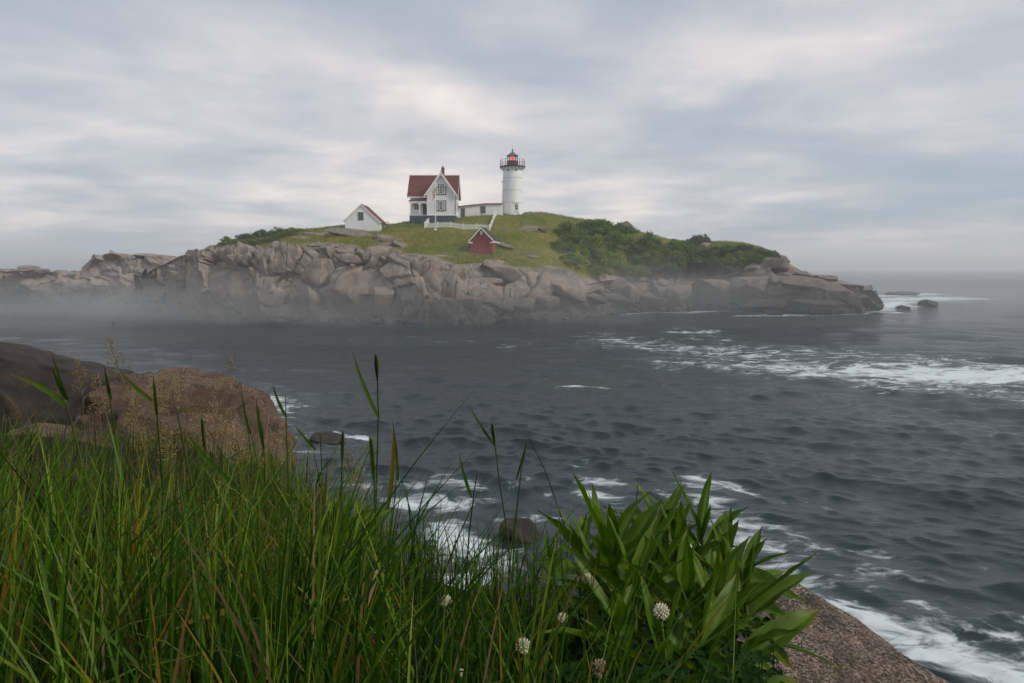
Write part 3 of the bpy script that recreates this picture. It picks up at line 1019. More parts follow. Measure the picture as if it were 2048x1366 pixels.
# ledges of rock that break through the turf (things of their own)
OUT = [('broad_rock_outcrop', 705, 466, 115, 110, 14, 4.5, 0.10, 'broad pale rock dome in the turf in front of the white shed'),
       ('rock_slab', 770, 476, 112.5, 60, 10, 3.5, 0.22, 'tilted grey rock slab in the grass below the white shed'),
       ('rock_slab', 622, 467, 117, 36, 7, 3.0, 0.05, 'small pale rock in the grass between the scrub and the white shed'),
       ('rock_slab', 662, 489, 108.5, 74, 9, 3.5, 0.06, 'flat rock at the cliff edge below the rock dome'),
       ('rock_slab', 800, 488, 108.5, 40, 10, 3.0, 0.30, 'narrow rock slanting down the turf below the flagpole'),
       ('hill_outcrop', 1058, 457, 122.5, 54, 12, 3.5, 0.0, 'grey rock outcrop on the grass slope below the tower'),
       ('hill_outcrop', 1086, 460, 122.8, 26, 10, 3.0, 0.0, 'smaller rock beside the outcrop below the tower'),
       ('rock_slab', 1012, 492, 112.5, 30, 8, 2.6, 0.25, 'reddish rock in the grass beside the red house'),
       ('summit_boulder', 1252, 451, 135, 40, 17, 5.0, 0.06, 'bare rounded boulder on the skyline above the bushes'),
       ('rock_slab', 1004, 459, 120.5, 20, 4, 1.5, 0.0, 'thin stone in the grass beside the uphill picket fence'),
       ('pale_stone', 1066, 512, 109.5, 28, 5, 1.0, 0.0, 'small pale flat stone lying in the low grass near the thicket'),
       ('rock_slab', 1410, 492, 128, 34, 12, 3.0, 0.1, 'grey rock showing among the scrub near the point'),
       ('rock_slab', 1428, 503, 127, 30, 12, 3.0, 0.15, 'lower grey rock showing among the scrub near the point')]
def gz(x, y):
    return float(land(np.array([x]), np.array([y]))[0]) + 0.30 * float(fbm(P3([x], [y]), 0.16, 3, 3)[0]) + 0.10 * float(fbm(P3([x], [y]), 0.8, 3, 6)[0])


_YY = np.arange(98.0, 150.0, 0.4)


def on_hill(px, py):
    """where the line of sight through a pixel meets the island's turf"""
    x = (px - 1024.0) / FOC * _YY
    z = EYE - (py - HOR) / FOC * _YY
    d = land(x, _YY) - z
    y0 = float(np.interp(px, SHORE[:, 0], SHORE[:, 3]))
    k = np.nonzero((d > 0) & (_YY > y0 + 0.5))[0]
    Y = _YY[k[0]] if len(k) else float(_YY[np.argmax(np.where(_YY > y0, d, -99))])
    return float(Y)


for i, (nm, px, py, Y, w_, h_, dp, tl, lb) in enumerate(OUT):
    Y = on_hill(px, py + h_ * 0.5) + dp * 0.25
    tag(place_rock(nm, px, py + h_ * 0.30, Y, w_, h_ * 1.6, dp, i + 2, None, 'outcrop_granite', 0.1 * (i % 3), tl), lb, 'rock')

# rocks off the point
for i, (px, py, w_, h_, dp, lb) in enumerate([(1850, 608, 32, 12, 4, 'pointed dark rock in the water off the point'), (1805, 616, 20, 7, 3, 'small low dark rock just off the point'), (1806, 587, 66, 8, 9, 'low pale rock far off the point half lost in mist'),
                                              (1548, 628, 36, 7, 3, 'low wet rock awash below the point')]):
    Y = Ysea(py + h_ * 0.35)
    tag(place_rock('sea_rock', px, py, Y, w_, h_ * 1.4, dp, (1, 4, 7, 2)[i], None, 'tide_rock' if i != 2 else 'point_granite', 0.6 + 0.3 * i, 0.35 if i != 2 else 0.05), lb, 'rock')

# ------------------------------------------------------------------ keeper's house
WT, TR, SL, DK = MATS['white_paint'], MATS['white_trim'], MATS['slate_blue_paint'], MATS['dark_trim']


def window(parent, x0, x1, z0, z1, y, nx, nz, tall=None, shutters=0.0, frame=0.09, name='window'):
    """sash window in a wall whose outside faces -Y; shutters = width of the side panels"""
    wd = MB().box(x0 - frame, x0, y - 0.07, y + 0.05, z0 - frame, z1 + frame).box(x1, x1 + frame, y - 0.07, y + 0.05, z0 - frame, z1 + frame)
    wd.box(x0, x1, y - 0.07, y + 0.05, z1, z1 + frame).box(x0, x1, y - 0.09, y + 0.05, z0 - frame, z0)
    wo_ = wd.build(name, TR, parent)
    MB().box(x0, x1, y - 0.025, y - 0.005, z0, z1).build('pane', MATS['window_glass'], wo_)
    mu = MB()
    t = 0.035
    zm = (z0 + z1) / 2
    for i in range(1, nx):
        x = x0 + (x1 - x0) * i / nx
        mu.box(x - t / 2, x + t / 2, y - 0.045, y - 0.026, z0, z1)
    for i in range(1, nz):
        z = z0 + (z1 - z0) * i / nz
        hh = 0.05 if abs(z - zm) < 0.02 else t
        mu.box(x0, x1, y - 0.050, y - 0.027, z - hh / 2, z + hh / 2)
    mu.build('muntin', TR, wo_)
    if shutters:
        d = 0.14
        X0, X1 = x0 - frame, x1 + frame
        top = z1 + frame
        ts = top - (tall or 0.0)
        b = z0 - frame
        # dark casing round the sash
        c = MB().box(X0 - d, X0, y - 0.055, y + 0.03, b - d, top + d).box(X1, X1 + d, y - 0.055, y + 0.03, b - d, top + d)
        c.box(X0, X1, y - 0.055, y + 0.03, top, top + d).box(X0, X1, y - 0.055, y + 0.03, b - d, b)
        c.build('casing', DK, wo_)
        for sg in (-1, 1):
            xa = X0 - d - shutters if sg < 0 else X1 + d
            xb = xa + shutters
            sh = MB().box(xa, xb, y - 0.03, y + 0.02, b, ts).build('shutter', TR, parent)
            f = MB()
            if sg < 0:
                f.box(xa - d, xa, y - 0.06, y + 0.02, b - d, ts + d)
            else:
                f.box(xb, xb + d, y - 0.06, y + 0.02, b - d, ts + d)
            f.box(xa, xb, y - 0.06, y + 0.02, ts, ts + d).box(xa, xb, y - 0.06, y + 0.02, b - d, b)
            xm = (xa + xb) / 2
            f.box(xm - 0.03, xm + 0.03, y - 0.045, y - 0.031, b + 0.1, ts - 0.1)
            f.build('shutter_edge', DK, sh)
    return wo_


def rake_boards(parent, xc, half, ze, zp, y0, y1, th, drop, name='barge_board'):
    """the two sloping boards of a gable end, pendants below"""
    for sg in (-1, 1):
        a, b = (xc + sg * half, ze), (xc, zp)
        m = MB().xz([a, b, (b[0], b[1] - drop * 1.25), (a[0] - sg * 0.0, a[1] - drop)], y0, y1)
        o = m.build(name, TR, parent)
    return o


house = empty('keepers_house', (-14.6, 124.0, 15.5), 'white two storey keepers house with steep red gable roofs and porch', 'house')
GX0, GX1, GY0 = -15.44, -10.35, 124.0           # front gable
MX0, MX1, MY0, MY1 = -18.75, -10.22, 125.7, 130.9   # main body
ZF, ZE, ZR, ZG = 17.18, 21.45, 24.95, 25.05
GXC = (GX0 + GX1) / 2
# walls
MB().xz([(GX0, ZF), (GX1, ZF), (GX1, ZE), (GXC, ZG - 0.25), (GX0, ZE)], GY0, 127.9).build('gable_wall', WT, house)
MB().yz([(MY0, ZF), (MY1, ZF), (MY1, ZE), ((MY0 + MY1) / 2, ZR - 0.25), (MY0, ZE)], MX0, MX1).build('main_wall', WT, house)
# foundations
MB().box(GX0 + 0.05, GX1 - 0.05, GY0 + 0.06, 126, 14.6, ZF - 0.03).box(MX0 + 0.06, MX1 - 0.06, 126.0, MY1 - 0.05, 14.6, ZF - 0.03).build('foundation', SL, house, label='dark slate blue painted foundation')
MB().box(MX0 + 0.1, GX0 + 0.02, 124.2, 125.98, 14.4, ZF - 0.02).build('porch_foundation', SL, house)
MB().box(GX0 - 0.03, GX1 + 0.03, GY0 - 0.05, GY0 + 0.02, ZF - 0.05, ZF + 0.16).build('sill_board', TR, house)


def gable_roof_slab(parent, name, ridge_a, ridge_b, ea, eb, th, m):
    """one roof slope: ridge edge a-b, eave edge ea-eb, thickness th downwards"""
    a, b, c, d = [Vector(v) for v in (ridge_a, ridge_b, eb, ea)]
    dn = Vector((0, 0, -th))
    return MB().add([a, b, c, d, a + dn, b + dn, c + dn, d + dn], [(0, 1, 2, 3), (7, 6, 5, 4), (0, 4, 5, 1), (1, 5, 6, 2), (2, 6, 7, 3), (3, 7, 4, 0)]).build(name, m, parent)


RS = MATS['red_shingle']
YR = (MY0 + MY1) / 2
slp = (ZR - ZE) / (YR - MY0)
ov = 0.55
rf = gable_roof_slab(house, 'roof', (MX0 - 0.5, YR, ZR), (MX1 + 0.35, YR, ZR), (MX0 - 0.5, MY0 - ov, ZE - ov * slp), (MX1 + 0.35, MY0 - ov, ZE - ov * slp), 0.14, RS)
gable_roof_slab(rf, 'roof_slope', (MX1 + 0.35, YR, ZR + 0.004), (MX0 - 0.5, YR, ZR + 0.004), (MX1 + 0.35, MY1 + ov, ZE - ov * slp), (MX0 - 0.5, MY1 + ov, ZE - ov * slp), 0.14, RS)
gs = (ZG - ZE) / (GX1 - GXC)
og = 0.50
zge = ZE - og * gs
gable_roof_slab(rf, 'roof_slope', (GXC, GY0 - 0.42, ZG), (GXC, YR + 0.3, ZG), (GX0 - og, GY0 - 0.42, zge), (GX0 - og, YR + 0.3, zge), 0.15, RS)
gable_roof_slab(rf, 'roof_slope', (GXC, YR + 0.3, ZG + 0.004), (GXC, GY0 - 0.42, ZG + 0.004), (GX1 + og, YR + 0.3, zge), (GX1 + og, GY0 - 0.42, zge), 0.15, RS)
MB().box(MX0 - 0.52, MX1 + 0.37, YR - 0.09, YR + 0.09, ZR - 0.02, ZR + 0.07).build('ridge_cap', MATS['red_trim'], rf)
# barge boards, fascia and the scalloped trim under them
rake_boards(house, GXC, og + (GX1 - GXC), zge + 0.02, ZG + 0.05, GY0 - 0.50, GY0 - 0.42, 0, 0.36)
for xe in (MX0 - 0.56, MX1 + 0.36):
    for sg, yy in ((-1, MY0 - ov - 0.02), (1, MY1 + ov + 0.02)):
        MB().yz([(yy, ZE - ov * slp + 0.02), (YR, ZR + 0.04), (YR, ZR - 0.36), (yy, ZE - ov * slp - 0.26)], xe, xe + 0.06).build('barge_board', TR, house)
MB().box(MX0 - 0.5, GX0 - og, MY0 - ov - 0.06, MY0 - ov + 0.0, ZE - ov * slp - 0.24, ZE - ov * slp - 0.01).build('fascia', TR, house)
MB().box(MX0 - 0.4, GX0 - 0.3, MY0 - ov + 0.01, MY0, ZE - ov * slp - 0.2, ZE - ov * slp - 0.14).build('soffit', TR, house)
trim = MB()
n = 11
for sg in (-1, 1):
    for i in range(n):
        t = (i + 0.6) / n
        x = GXC + sg * (og + GX1 - GXC) * t * 0.97
        z = ZG - (ZG - zge) * t - 0.40
        trim.xz([(x - 0.13, z + 0.05), (x + 0.13, z + 0.05), (x + 0.10, z - 0.10), (x, z - 0.20), (x - 0.10, z - 0.10)], GY0 - 0.485, GY0 - 0.435)
trim.build('gingerbread_trim', TR, house)['kind'] = 'stuff'
MB().xz([(GXC - 0.12, ZG + 0.02), (GXC + 0.12, ZG + 0.02), (GXC, ZG + 0.42)], GY0 - 0.49, GY0 - 0.43).build('finial', TR, house)
MB().tube([(GX1 + 0.40, GY0 - 0.36, zge - 0.1), (GX1 + 0.12, GY0 - 0.08, zge - 0.55), (GX1 + 0.08, GY0 - 0.06, ZF)], 0.05, 8).build('downspout', MATS['iron_grey'], house)
MB().box(GX1 - 0.12, GX1 + 0.02, GY0 - 0.025, GY0 + 0.1, ZF + 0.16, ZE).build('corner_board', TR, house)
MB().box(GX0 - 0.02, GX0 + 0.12, GY0 - 0.025, GY0 + 0.1, ZF + 0.16, ZE).build('corner_board', TR, house)


def hx(zx):
    return ((790 + zx / 9.757) - 1024) * 124.0 / FOC


def hz_(zy):
    return EYE + (HOR - (320 + zy / 9.757)) * 124.0 / FOC


window(house, hx(868), hx(925), hz_(655), hz_(500), GY0 - 0.03, 2, 4, 0.42, 0.32)
window(house, hx(868), hx(925), hz_(970), hz_(815), GY0 - 0.03, 2, 4, 0.0, 0.32)
bw = MB().box(hx(858), hx(942), GY0 - 0.02, GY0 + 0.06, hz_(1136), hz_(1096)).build('basement_window', MATS['iron_grey'], house)
MB().box(hx(872), hx(928), GY0 - 0.035, GY0 - 0.021, hz_(1126), hz_(1104)).build('pane', MATS['window_glass'], bw)
# right-hand side windows (seen edge on)
for zc_ in (19.0,):
    for yc in (125.6, 128.6):
        so = MB().box(MX1 - 0.02 if yc > 126 else GX1 - 0.02, (MX1 if yc > 126 else GX1) + 0.05, yc - 0.5, yc + 0.5, zc_ - 0.8, zc_ + 0.9).build('side_window', DK, house)
# porch
PY = 124.25
px0, px1 = -18.68, GX0 - 0.01
MB().box(px0, px1, PY, MY0, ZF - 0.02, ZF + 0.10).build('porch_floor', TR, house)
MB().add([(px0 - 0.15, PY - 0.15, 19.78), (px1, PY - 0.15, 19.78), (px1, MY0 - 0.02, 20.40), (-16.65, MY0 - 0.02, 20.40), (px0 - 0.15, PY - 0.15, 19.90), (px1, PY - 0.15, 19.90), (px1, MY0 - 0.02, 20.52), (-16.65, MY0 - 0.02, 20.52), (px0 - 0.15, MY0 - 0.02, 19.78), (px0 - 0.15, MY0 - 0.02, 19.90)],
         [(4, 5, 6, 7), (4, 7, 9), (0, 1, 5, 4), (3, 2, 1, 0), (8, 3, 0), (0, 4, 9, 8), (1, 2, 6, 5), (2, 3, 7, 6), (3, 8, 9, 7)]).build('porch_roof', RS, house)
MB().box(px0 - 0.05, px1, PY - 0.10, PY + 0.06, 19.48, 19.775).build('porch_fascia', TR, house)
for x in (-18.50, -16.82):
    MB().box(x - 0.10, x + 0.10, PY - 0.06, PY + 0.08, ZF + 0.10, 19.48).build('porch_post', TR, house)


def arch(xa, xb, z0, z1):
    n = 10
    pts = [(xa, z1), (xa, z0)]
    xm, hw = (xa + xb) / 2, (xb - xa) / 2
    for i in range(n + 1):
        a = math.pi * (1 - i / n)
        pts.append((xm + hw * math.cos(a), z0 + (z1 - z0 - 0.1) * math.sin(a)))
    pts += [(xb, z0), (xb, z1)]
    m = MB()
    for i in range(2, len(pts) - 3):
        a, b = pts[i], pts[i + 1]
        m.xz([a, b, (b[0], z1), (a[0], z1)], PY - 0.03, PY + 0.04)
    return m


arch(-18.40, -16.92, 18.95, 19.48).build('porch_bracket', TR, house)
arch(-16.72, -15.46, 18.95, 19.48).build('porch_bracket', TR, house)
MB().box(-18.40, -16.92, PY - 0.02, PY + 0.04, 17.95, 18.05).build('porch_rail', TR, house)
window(house, -17.95, -16.95, 18.35, 19.35, MY0 - 0.03, 3, 2, name='porch_window')
dr = MB().box(-16.40, -15.48, MY0 - 0.06, MY0 - 0.01, ZF + 0.1, 19.40).build('door', MATS['porch_dark'], house)
MB().box(-15.62, -15.56, MY0 - 0.11, MY0 - 0.065, 18.15, 18.22).build('handle', MATS['iron_grey'], dr)
MB().box(-16.5, -15.5, 123.2, PY - 0.01, 14.6, ZF - 0.5).box(-16.5, -15.5, 123.7, PY - 0.012, ZF - 0.5, ZF - 0.1).build('porch_step', SL, house)
# chimney
ch = MB().box(-13.26, -12.72, YR - 0.28, YR + 0.28, 24.2, 26.25).box(-13.31, -12.67, YR - 0.33, YR + 0.33, 26.25, 26.42).build('chimney', MATS['brick_red'], house)
MB().lathe((-12.99, YR, 26.42), [(0.16, 0), (0.14, 0.28), (0.10, 0.30)], 12).build('chimney_pot', MATS['iron_black'], ch)

# ------------------------------------------------------------------ covered way between the house and the tower
cw = empty('covered_walkway', (-5, 131, 17), 'long low white covered walkway between the house and the tower', 'walkway')


def wz(py, Y):
    return EYE + (HOR - py) * Y / FOC


def wx(px, Y):
    return (px - 1024) * Y / FOC


YW = 129.6
pts = [(wx(908, YW), 15.6), (wx(1006, YW), 15.6), (wx(1006, YW), wz(408.5, YW)), (wx(970, YW), wz(408.8, YW)), (wx(908, YW), wz(415.3, YW))]
MB().xz(pts, YW, YW + 2.6).build('wall', WT, cw)
rp = [(wx(907, YW), wz(415.5, YW)), (wx(970, YW), wz(409, YW)), (wx(1005, YW), wz(408.6, YW))]
for a, b in zip(rp[:-1], rp[1:]):
    MB().xz([a, b, (b[0], b[1] + 0.22), (a[0], a[1] + 0.22)], YW - 0.22, YW + 2.8).build('roof', MATS['red_trim'], cw)
wd_ = MB().box(wx(921.5, YW), wx(930, YW), YW - 0.06, YW + 0.02, wz(438, YW), wz(416.5, YW)).build('door', MATS['grey_green_door'], cw)
MB().box(wx(928, YW), wx(928.6, YW), YW - 0.11, YW - 0.062, wz(428, YW), wz(427, YW)).build('handle', MATS['iron_grey'], wd_)
ww = MB().box(wx(961, YW), wx(971, YW), YW - 0.05, YW + 0.02, wz(427, YW), wz(412, YW)).build('window', MATS['grey_green_door'], cw)
MB().box(wx(960.3, YW), wx(971.7, YW), YW - 0.07, YW + 0.02, wz(428.2, YW), wz(427.05, YW)).build('sill', TR, ww)
MB().box(wx(918, YW), wx(918.8, YW), YW - 0.02, YW + 0.03, 15.7, wz(415, YW)).build('corner_board', TR, cw)

# ------------------------------------------------------------------ lighthouse
TC = W(1025, 428, 133.0)
TZ = TC.z - 0.5
tower = empty('lighthouse', (TC.x, TC.y, TZ), 'white conical lighthouse tower with black lantern and glowing red light', 'lighthouse')
u = 133.0 / FOC


def tz(zy):
    return EYE + (HOR - (290 + zy / 9.107)) * u


def th_(z):        # radius of the tower shell at height z
    return np.interp(z, [TZ, tz(470)], [22.1 * u, 18.6 * u])


ztop = tz(470)
TW = MATS['tower_white']
prof = [(th_(TZ), TZ - 0.8 - TZ)] + [(float(th_(z)), z - TZ) for z in np.linspace(TZ, ztop, 8)]
c0 = (TC.x, TC.y, TZ)
body = MB().lathe(c0, prof, 48).build('tower_shell', TW, tower, angle=30)
MB().lathe(c0, [(18.7 * u, ztop - TZ), (19.0 * u, tz(450) - TZ), (20.5 * u, tz(425) - TZ), (23.0 * u, tz(408) - TZ)], 48).build('cornice', TW, tower, angle=40)
for zy in (600, 825, 1045):
    z = tz(zy)
    r = float(th_(z))
    MB().lathe(c0, [(r, z - 0.07 - TZ), (r + 0.05, z - 0.06 - TZ), (r + 0.05, z + 0.05 - TZ), (r, z + 0.06 - TZ)], 48, False).build('plate_band', MATS['iron_grey'] if False else TW, tower, angle=30)
    MB().lathe(c0, [(r + 0.012, z - 0.12 - TZ), (r + 0.014, z - 0.07 - TZ)], 48, False).build('plate_seam', MATS['seam_grey'], tower)
# gallery
zg = tz(395)
IB = MATS['iron_black']
MB().lathe(c0, [(23.0 * u, zg - 0.28 - TZ), (25.4 * u, zg - 0.22 - TZ), (25.6 * u, zg - TZ), (11.0 * u, zg + 0.02 - TZ)], 40).build('gallery_deck', IB, tower, angle=40)
for k in range(20):
    a = 2 * math.pi * (k + 0.25) / 20
    ca, sa = math.cos(a), math.sin(a)
    m = MB()
    r0, r1 = 18.8 * u, 24.6 * u
    z0, z1 = tz(478), zg - 0.24
    m.add([(TC.x + ca * r - sa * w_, TC.y + sa * r + ca * w_, z) for w_ in (-0.06, 0.06) for r, z in ((r0, z0), (r1, z1 - 0.12), (r1, z1), (r0, z1))], [(0, 1, 2, 3), (7, 6, 5, 4), (0, 4, 5, 1), (1, 5, 6, 2), (2, 6, 7, 3), (3, 7, 4, 0)])
    m.build('bracket', TR, tower)
rl = MB()
np_ = 16
zt = tz(275)
ringp = []
for k in range(np_):
    a = 2 * math.pi * (k + 0.5) / np_
    p = Vector((TC.x + 25.0 * u * math.cos(a), TC.y + 25.0 * u * math.sin(a), 0))
    ringp.append(p)
    MB().tube([(p.x, p.y, zg), (p.x, p.y, zt)], 0.045, 6).build('rail_post', MATS['red_trim'] if k % 2 else IB, tower)
for zq in (zt - 0.02, (zg + zt) / 2, zg + 0.35):
    m = MB()
    m.tube([(p.x, p.y, zq) for p in ringp] + [(ringp[0].x, ringp[0].y, zq)], 0.028, 6, False)
    m.build('rail', MATS['red_trim'], tower)
# lantern
zl0, zl1 = tz(292), tz(203)
rl_ = 11.4 * u
MB().lathe(c0, [(rl_, zg - TZ), (rl_, zl0 - TZ)], 20).build('parapet', IB, tower, angle=40)
nl = 10
for k in range(nl):
    a0, a1 = 2 * math.pi * (k + 0.5) / nl, 2 * math.pi * (k + 1.5) / nl
    p0 = (TC.x + rl_ * 0.96 * math.cos(a0), TC.y + rl_ * 0.96 * math.sin(a0))
    p1 = (TC.x + rl_ * 0.96 * math.cos(a1), TC.y + rl_ * 0.96 * math.sin(a1))
    MB().tube([(*p0, zl0 - 0.02), (*p0, zl1 + 0.02)], 0.05, 6).build('mullion', IB, tower)
    MB().add([(*p0, zl0), (*p1, zl0), (*p1, zl1), (*p0, zl1)], [(0, 1, 2, 3)]).build('pane', MATS['lantern_glass'], tower)
    MB().bar((*p0, zl1 - 0.22), (*p1, zl1 - 0.22), 0.03).build('glazing_bar', IB, tower)
lr = MB().lathe(c0, [(11.8 * u, zl1 - 0.04 - TZ), (12.1 * u, zl1 + 0.04 - TZ), (11.6 * u, zl1 + 0.12 - TZ), (7.2 * u, tz(165) - TZ), (2.4 * u, tz(132) - TZ), (1.0 * u, tz(120) - TZ)], 24).build('lantern_roof', MATS['iron_grey'], tower, angle=40)
MB().lathe(c0, [(0.9 * u, tz(122) - TZ), (1.1 * u, tz(112) - TZ), (0.8 * u, tz(106) - TZ), (1.6 * u, tz(101) - TZ), (2.0 * u, tz(94) - TZ), (1.5 * u, tz(84) - TZ), (0.3 * u, tz(78) - TZ)], 16).build('vent_ball', IB, lr, angle=40)
MB().tube([(TC.x, TC.y, tz(80)), (TC.x, TC.y, tz(0))], 0.018, 6).build('lightning_rod', IB, lr)
lens = MB().lathe(c0, [(0.10, zl0 - TZ), (0.32, zl0 + 0.1 - TZ), (0.42, (zl0 + zl1) / 2 - TZ), (0.32, zl1 - 0.18 - TZ), (0.10, zl1 - 0.1 - TZ)], 20).build('lamp', MATS['red_lamp'], tower, smooth=True, label='glowing red signal lamp')
MB().lathe(c0, [(0.25, zg - TZ), (0.25, zl0 + 0.02 - TZ)], 12).build('lamp_pedestal', MATS['iron_grey'], tower)
lp = bpy.data.lights.new('signal_light', 'POINT')
lp.energy = 25
lp.color = (1.0, 0.12, 0.05)
lp.shadow_soft_size = 0.45
lpo = bpy.data.objects.new('signal_light', lp)
col.objects.link(lpo)
lpo.parent = tower
lpo.location = (0, 0, (zl0 + zl1) / 2 - TZ)
# portholes and window
for ang in (-118, -66):
    a = R(ang)
    z = tz(477)
    r = float(th_(z))
    MB().tube([(TC.x + (r - 0.05) * math.cos(a), TC.y + (r - 0.05) * math.sin(a), z), (TC.x + (r + 0.10) * math.cos(a), TC.y + (r + 0.10) * math.sin(a), z)], 0.17, 12).build('porthole', IB, tower)
wy = TC.y - float(th_(tz(1150))) * math.cos(R(21)) - 0.05
wcx = wx(1032.8, 133.0 - 2.0)
k9 = (wy / FOC) / 9.107
wh = window(tower, wcx - 24 * k9, wcx + 24 * k9, tz(1198), tz(1105), wy, 2, 2, frame=0.13)
MB().xz([(wcx - 0.55, tz(1078)), (wcx + 0.55, tz(1078)), (wcx + 0.40, tz(1060)), (wcx, tz(1050)), (wcx - 0.40, tz(1060))], wy - 0.14, wy + 0.3).build('hood', TR, wh)
MB().box(wcx - 0.5, wcx + 0.5, wy - 0.12, wy + 0.3, tz(1232), tz(1215)).build('sill', TR, wh)
MB().box(wcx - 0.42, wcx + 0.42, wy + 0.0, wy + 0.5, tz(1215), tz(1080)).build('reveal', TR, wh)
MB().tube([(TC.x - 2.0, TC.y - 0.4, tz(700)), (TC.x - 2.05, TC.y - 0.45, tz(655))], 0.06, 6).build('wall_fitting', MATS['iron_grey'], tower)

# ------------------------------------------------------------------ white shed
shed = empty('white_shed', W(728, 458, 118), 'small white shed with red roof left of the house', 'shed')
YS = 117.5
q = YS / FOC
SX0, SX1, SXC = wx(690, YS), wx(760, YS), wx(722.5, YS)
zsb = wz(470, YS)
ze_l, ze_r, zp_ = wz(440.6, YS), wz(443.5, YS), wz(409.2, YS)
SY1 = YS + 5.6
MB().xz([(SX0, zsb), (SX1, zsb), (SX1, ze_r), (SXC, zp_), (SX0, ze_l)], YS, SY1).build('wall', WT, shed)
for sg, xe, zee in ((-1, SX0, ze_l), (1, SX1, ze_r)):
    k = (zp_ - zee) / abs(xe - SXC)
    xo, zo = xe + sg * 0.28, zee - 0.28 * k
    pr = [(SXC, zp_ + 0.02), (xo, zo + 0.02), (xo, zo + 0.16), (SXC, zp_ + 0.17)]
    MB().xz(pr if sg > 0 else pr[::-1], YS - 0.12, SY1 + 0.2).build('roof', MATS['red_shingle'], shed)
    rb = [(SXC, zp_ - 0.10), (xo, zo - 0.12), (xo, zo + 0.10), (SXC, zp_ + 0.12)]
    MB().xz(rb if sg > 0 else rb[::-1], YS - 0.18, YS - 0.13).build('barge_board', TR, shed)
sw = MB().box(wx(716, YS), wx(727, YS), YS - 0.05, YS + 0.02, wz(440.5, YS), wz(424, YS)).build('loft_door', MATS['grey_green_door'], shed)
MB().box(wx(715.2, YS), wx(727.8, YS), YS - 0.07, YS - 0.0, wz(424, YS), wz(423, YS)).build('lintel', TR, sw)
MB().box(SX1 - 0.1, SX1 + 0.03, YS - 0.03, YS + 0.1, zsb, ze_r - 0.1).build('corner_board', TR, shed)
MB().box(SX1 - 0.02, SX1 + 0.05, YS + 1.4, YS + 3.4, zsb, ze_r - 0.45).build('side_door', MATS['grey_green_door'], shed)
# little landing with a rail behind the shed
lx0, lx1, lY = wx(763, 121), wx(777, 121), 121.2
landing = empty('rail_landing', (lx0, lY, wz(456, lY)), 'small weathered wooden hand rail beside the white shed', 'railing')
for x in (lx0 + 0.1, lx1 - 0.05):
    MB().box(x - 0.05, x + 0.05, lY - 0.05, lY + 0.05, wz(460, lY), wz(443.2, lY)).build('post', MATS['weathered_wood'], landing)
for z in (wz(444.2, lY), wz(448.5, lY)):
    MB().box(lx0 - 0.1, lx1 + 0.05, lY - 0.09, lY - 0.052, z - 0.06, z + 0.06).build('rail', MATS['weathered_wood'], landing)

# ------------------------------------------------------------------ red oil house
YO = 110.0
red = empty('red_oil_house', W(966, 508, YO), 'small dark red brick hut with grey roof and white gable trim', 'hut')
OX0, OX1 = wx(940.8, YO), wx(985.5, YO)
OXC = wx(962.5, YO)
zb, zeo, zpo = wz(511, YO), wz(478.5, YO), wz(455.5, YO)
OY1 = YO + 4.6
MB().xz([(OX0, zb), (OX1, zb), (OX1, zeo), (OXC, zpo), (OX0, zeo)], YO, OY1).build('wall', MATS['red_boards'], red)
for sg, xe in ((-1, OX0), (1, OX1)):
    k = (zpo - zeo) / abs(xe - OXC)
    xo, zo = xe + sg * 0.30, zeo - 0.30 * k
    pr = [(OXC, zpo + 0.02), (xo, zo + 0.02), (xo, zo + 0.16), (OXC, zpo + 0.18)]
    MB().xz(pr if sg > 0 else pr[::-1], YO - 0.25, OY1 + 0.25).build('roof', MATS['dark_shingle'], red)
    rb = [(OXC, zpo - 0.16), (xo, zo - 0.16), (xo, zo + 0.08), (OXC, zpo + 0.10)]
    MB().xz(rb if sg > 0 else rb[::-1], YO - 0.33, YO - 0.255).build('barge_board', TR, red)
    MB().box(min(xo, xe - sg * 0.30), max(xo, xe - sg * 0.30), YO - 0.36, YO - 0.004, zo - 0.34, zo - 0.12).build('eave_return', TR, red)
MB().box(OX1 + 0.02, OX1 + 0.30, YO - 0.0, OY1 + 0.2, zeo - 0.52, zeo - 0.32).build('fascia', TR, red)
vn = MB().box(OXC - 0.17, OXC + 0.17, YO - 0.05, YO + 0.02, wz(469, YO), wz(462, YO)).build('gable_vent', TR, red)
MB().box(OXC - 0.05, OXC + 0.05, YO - 0.062, YO - 0.052, wz(466.5, YO), wz(464.5, YO)).build('louvre', MATS['grey_green_door'], vn)
red.rotation_euler = (0, 0, -R(9))
for x in (OX0 + 0.05, OX1 - 0.05):
    MB().box(x - 0.07, x + 0.07, YO - 0.04, YO + 0.02, zb, zeo - 0.35).build('corner_board', MATS['red_trim'], red)
ddr = MB().box(OXC - 0.75, OXC + 0.75, YO - 0.03, YO + 0.02, zb, wz(482, YO)).build('door', MATS['red_boards'], red)
MB().box(OXC - 0.03, OXC + 0.03, YO - 0.05, YO - 0.032, zb + 0.3, wz(483, YO)).build('door_batten', MATS['red_trim'], ddr)

# ------------------------------------------------------------------ picket fence
_pk = None


def picket_mesh():
    global _pk
    if _pk is None:
        m = MB().xz([(-0.04, 0), (0.04, 0), (0.04, 0.86), (0, 0.95), (-0.04, 0.86)], -0.012, 0.012)
        _pk = mesh_np('picket', m.v, m.f, TR, False)
    return _pk


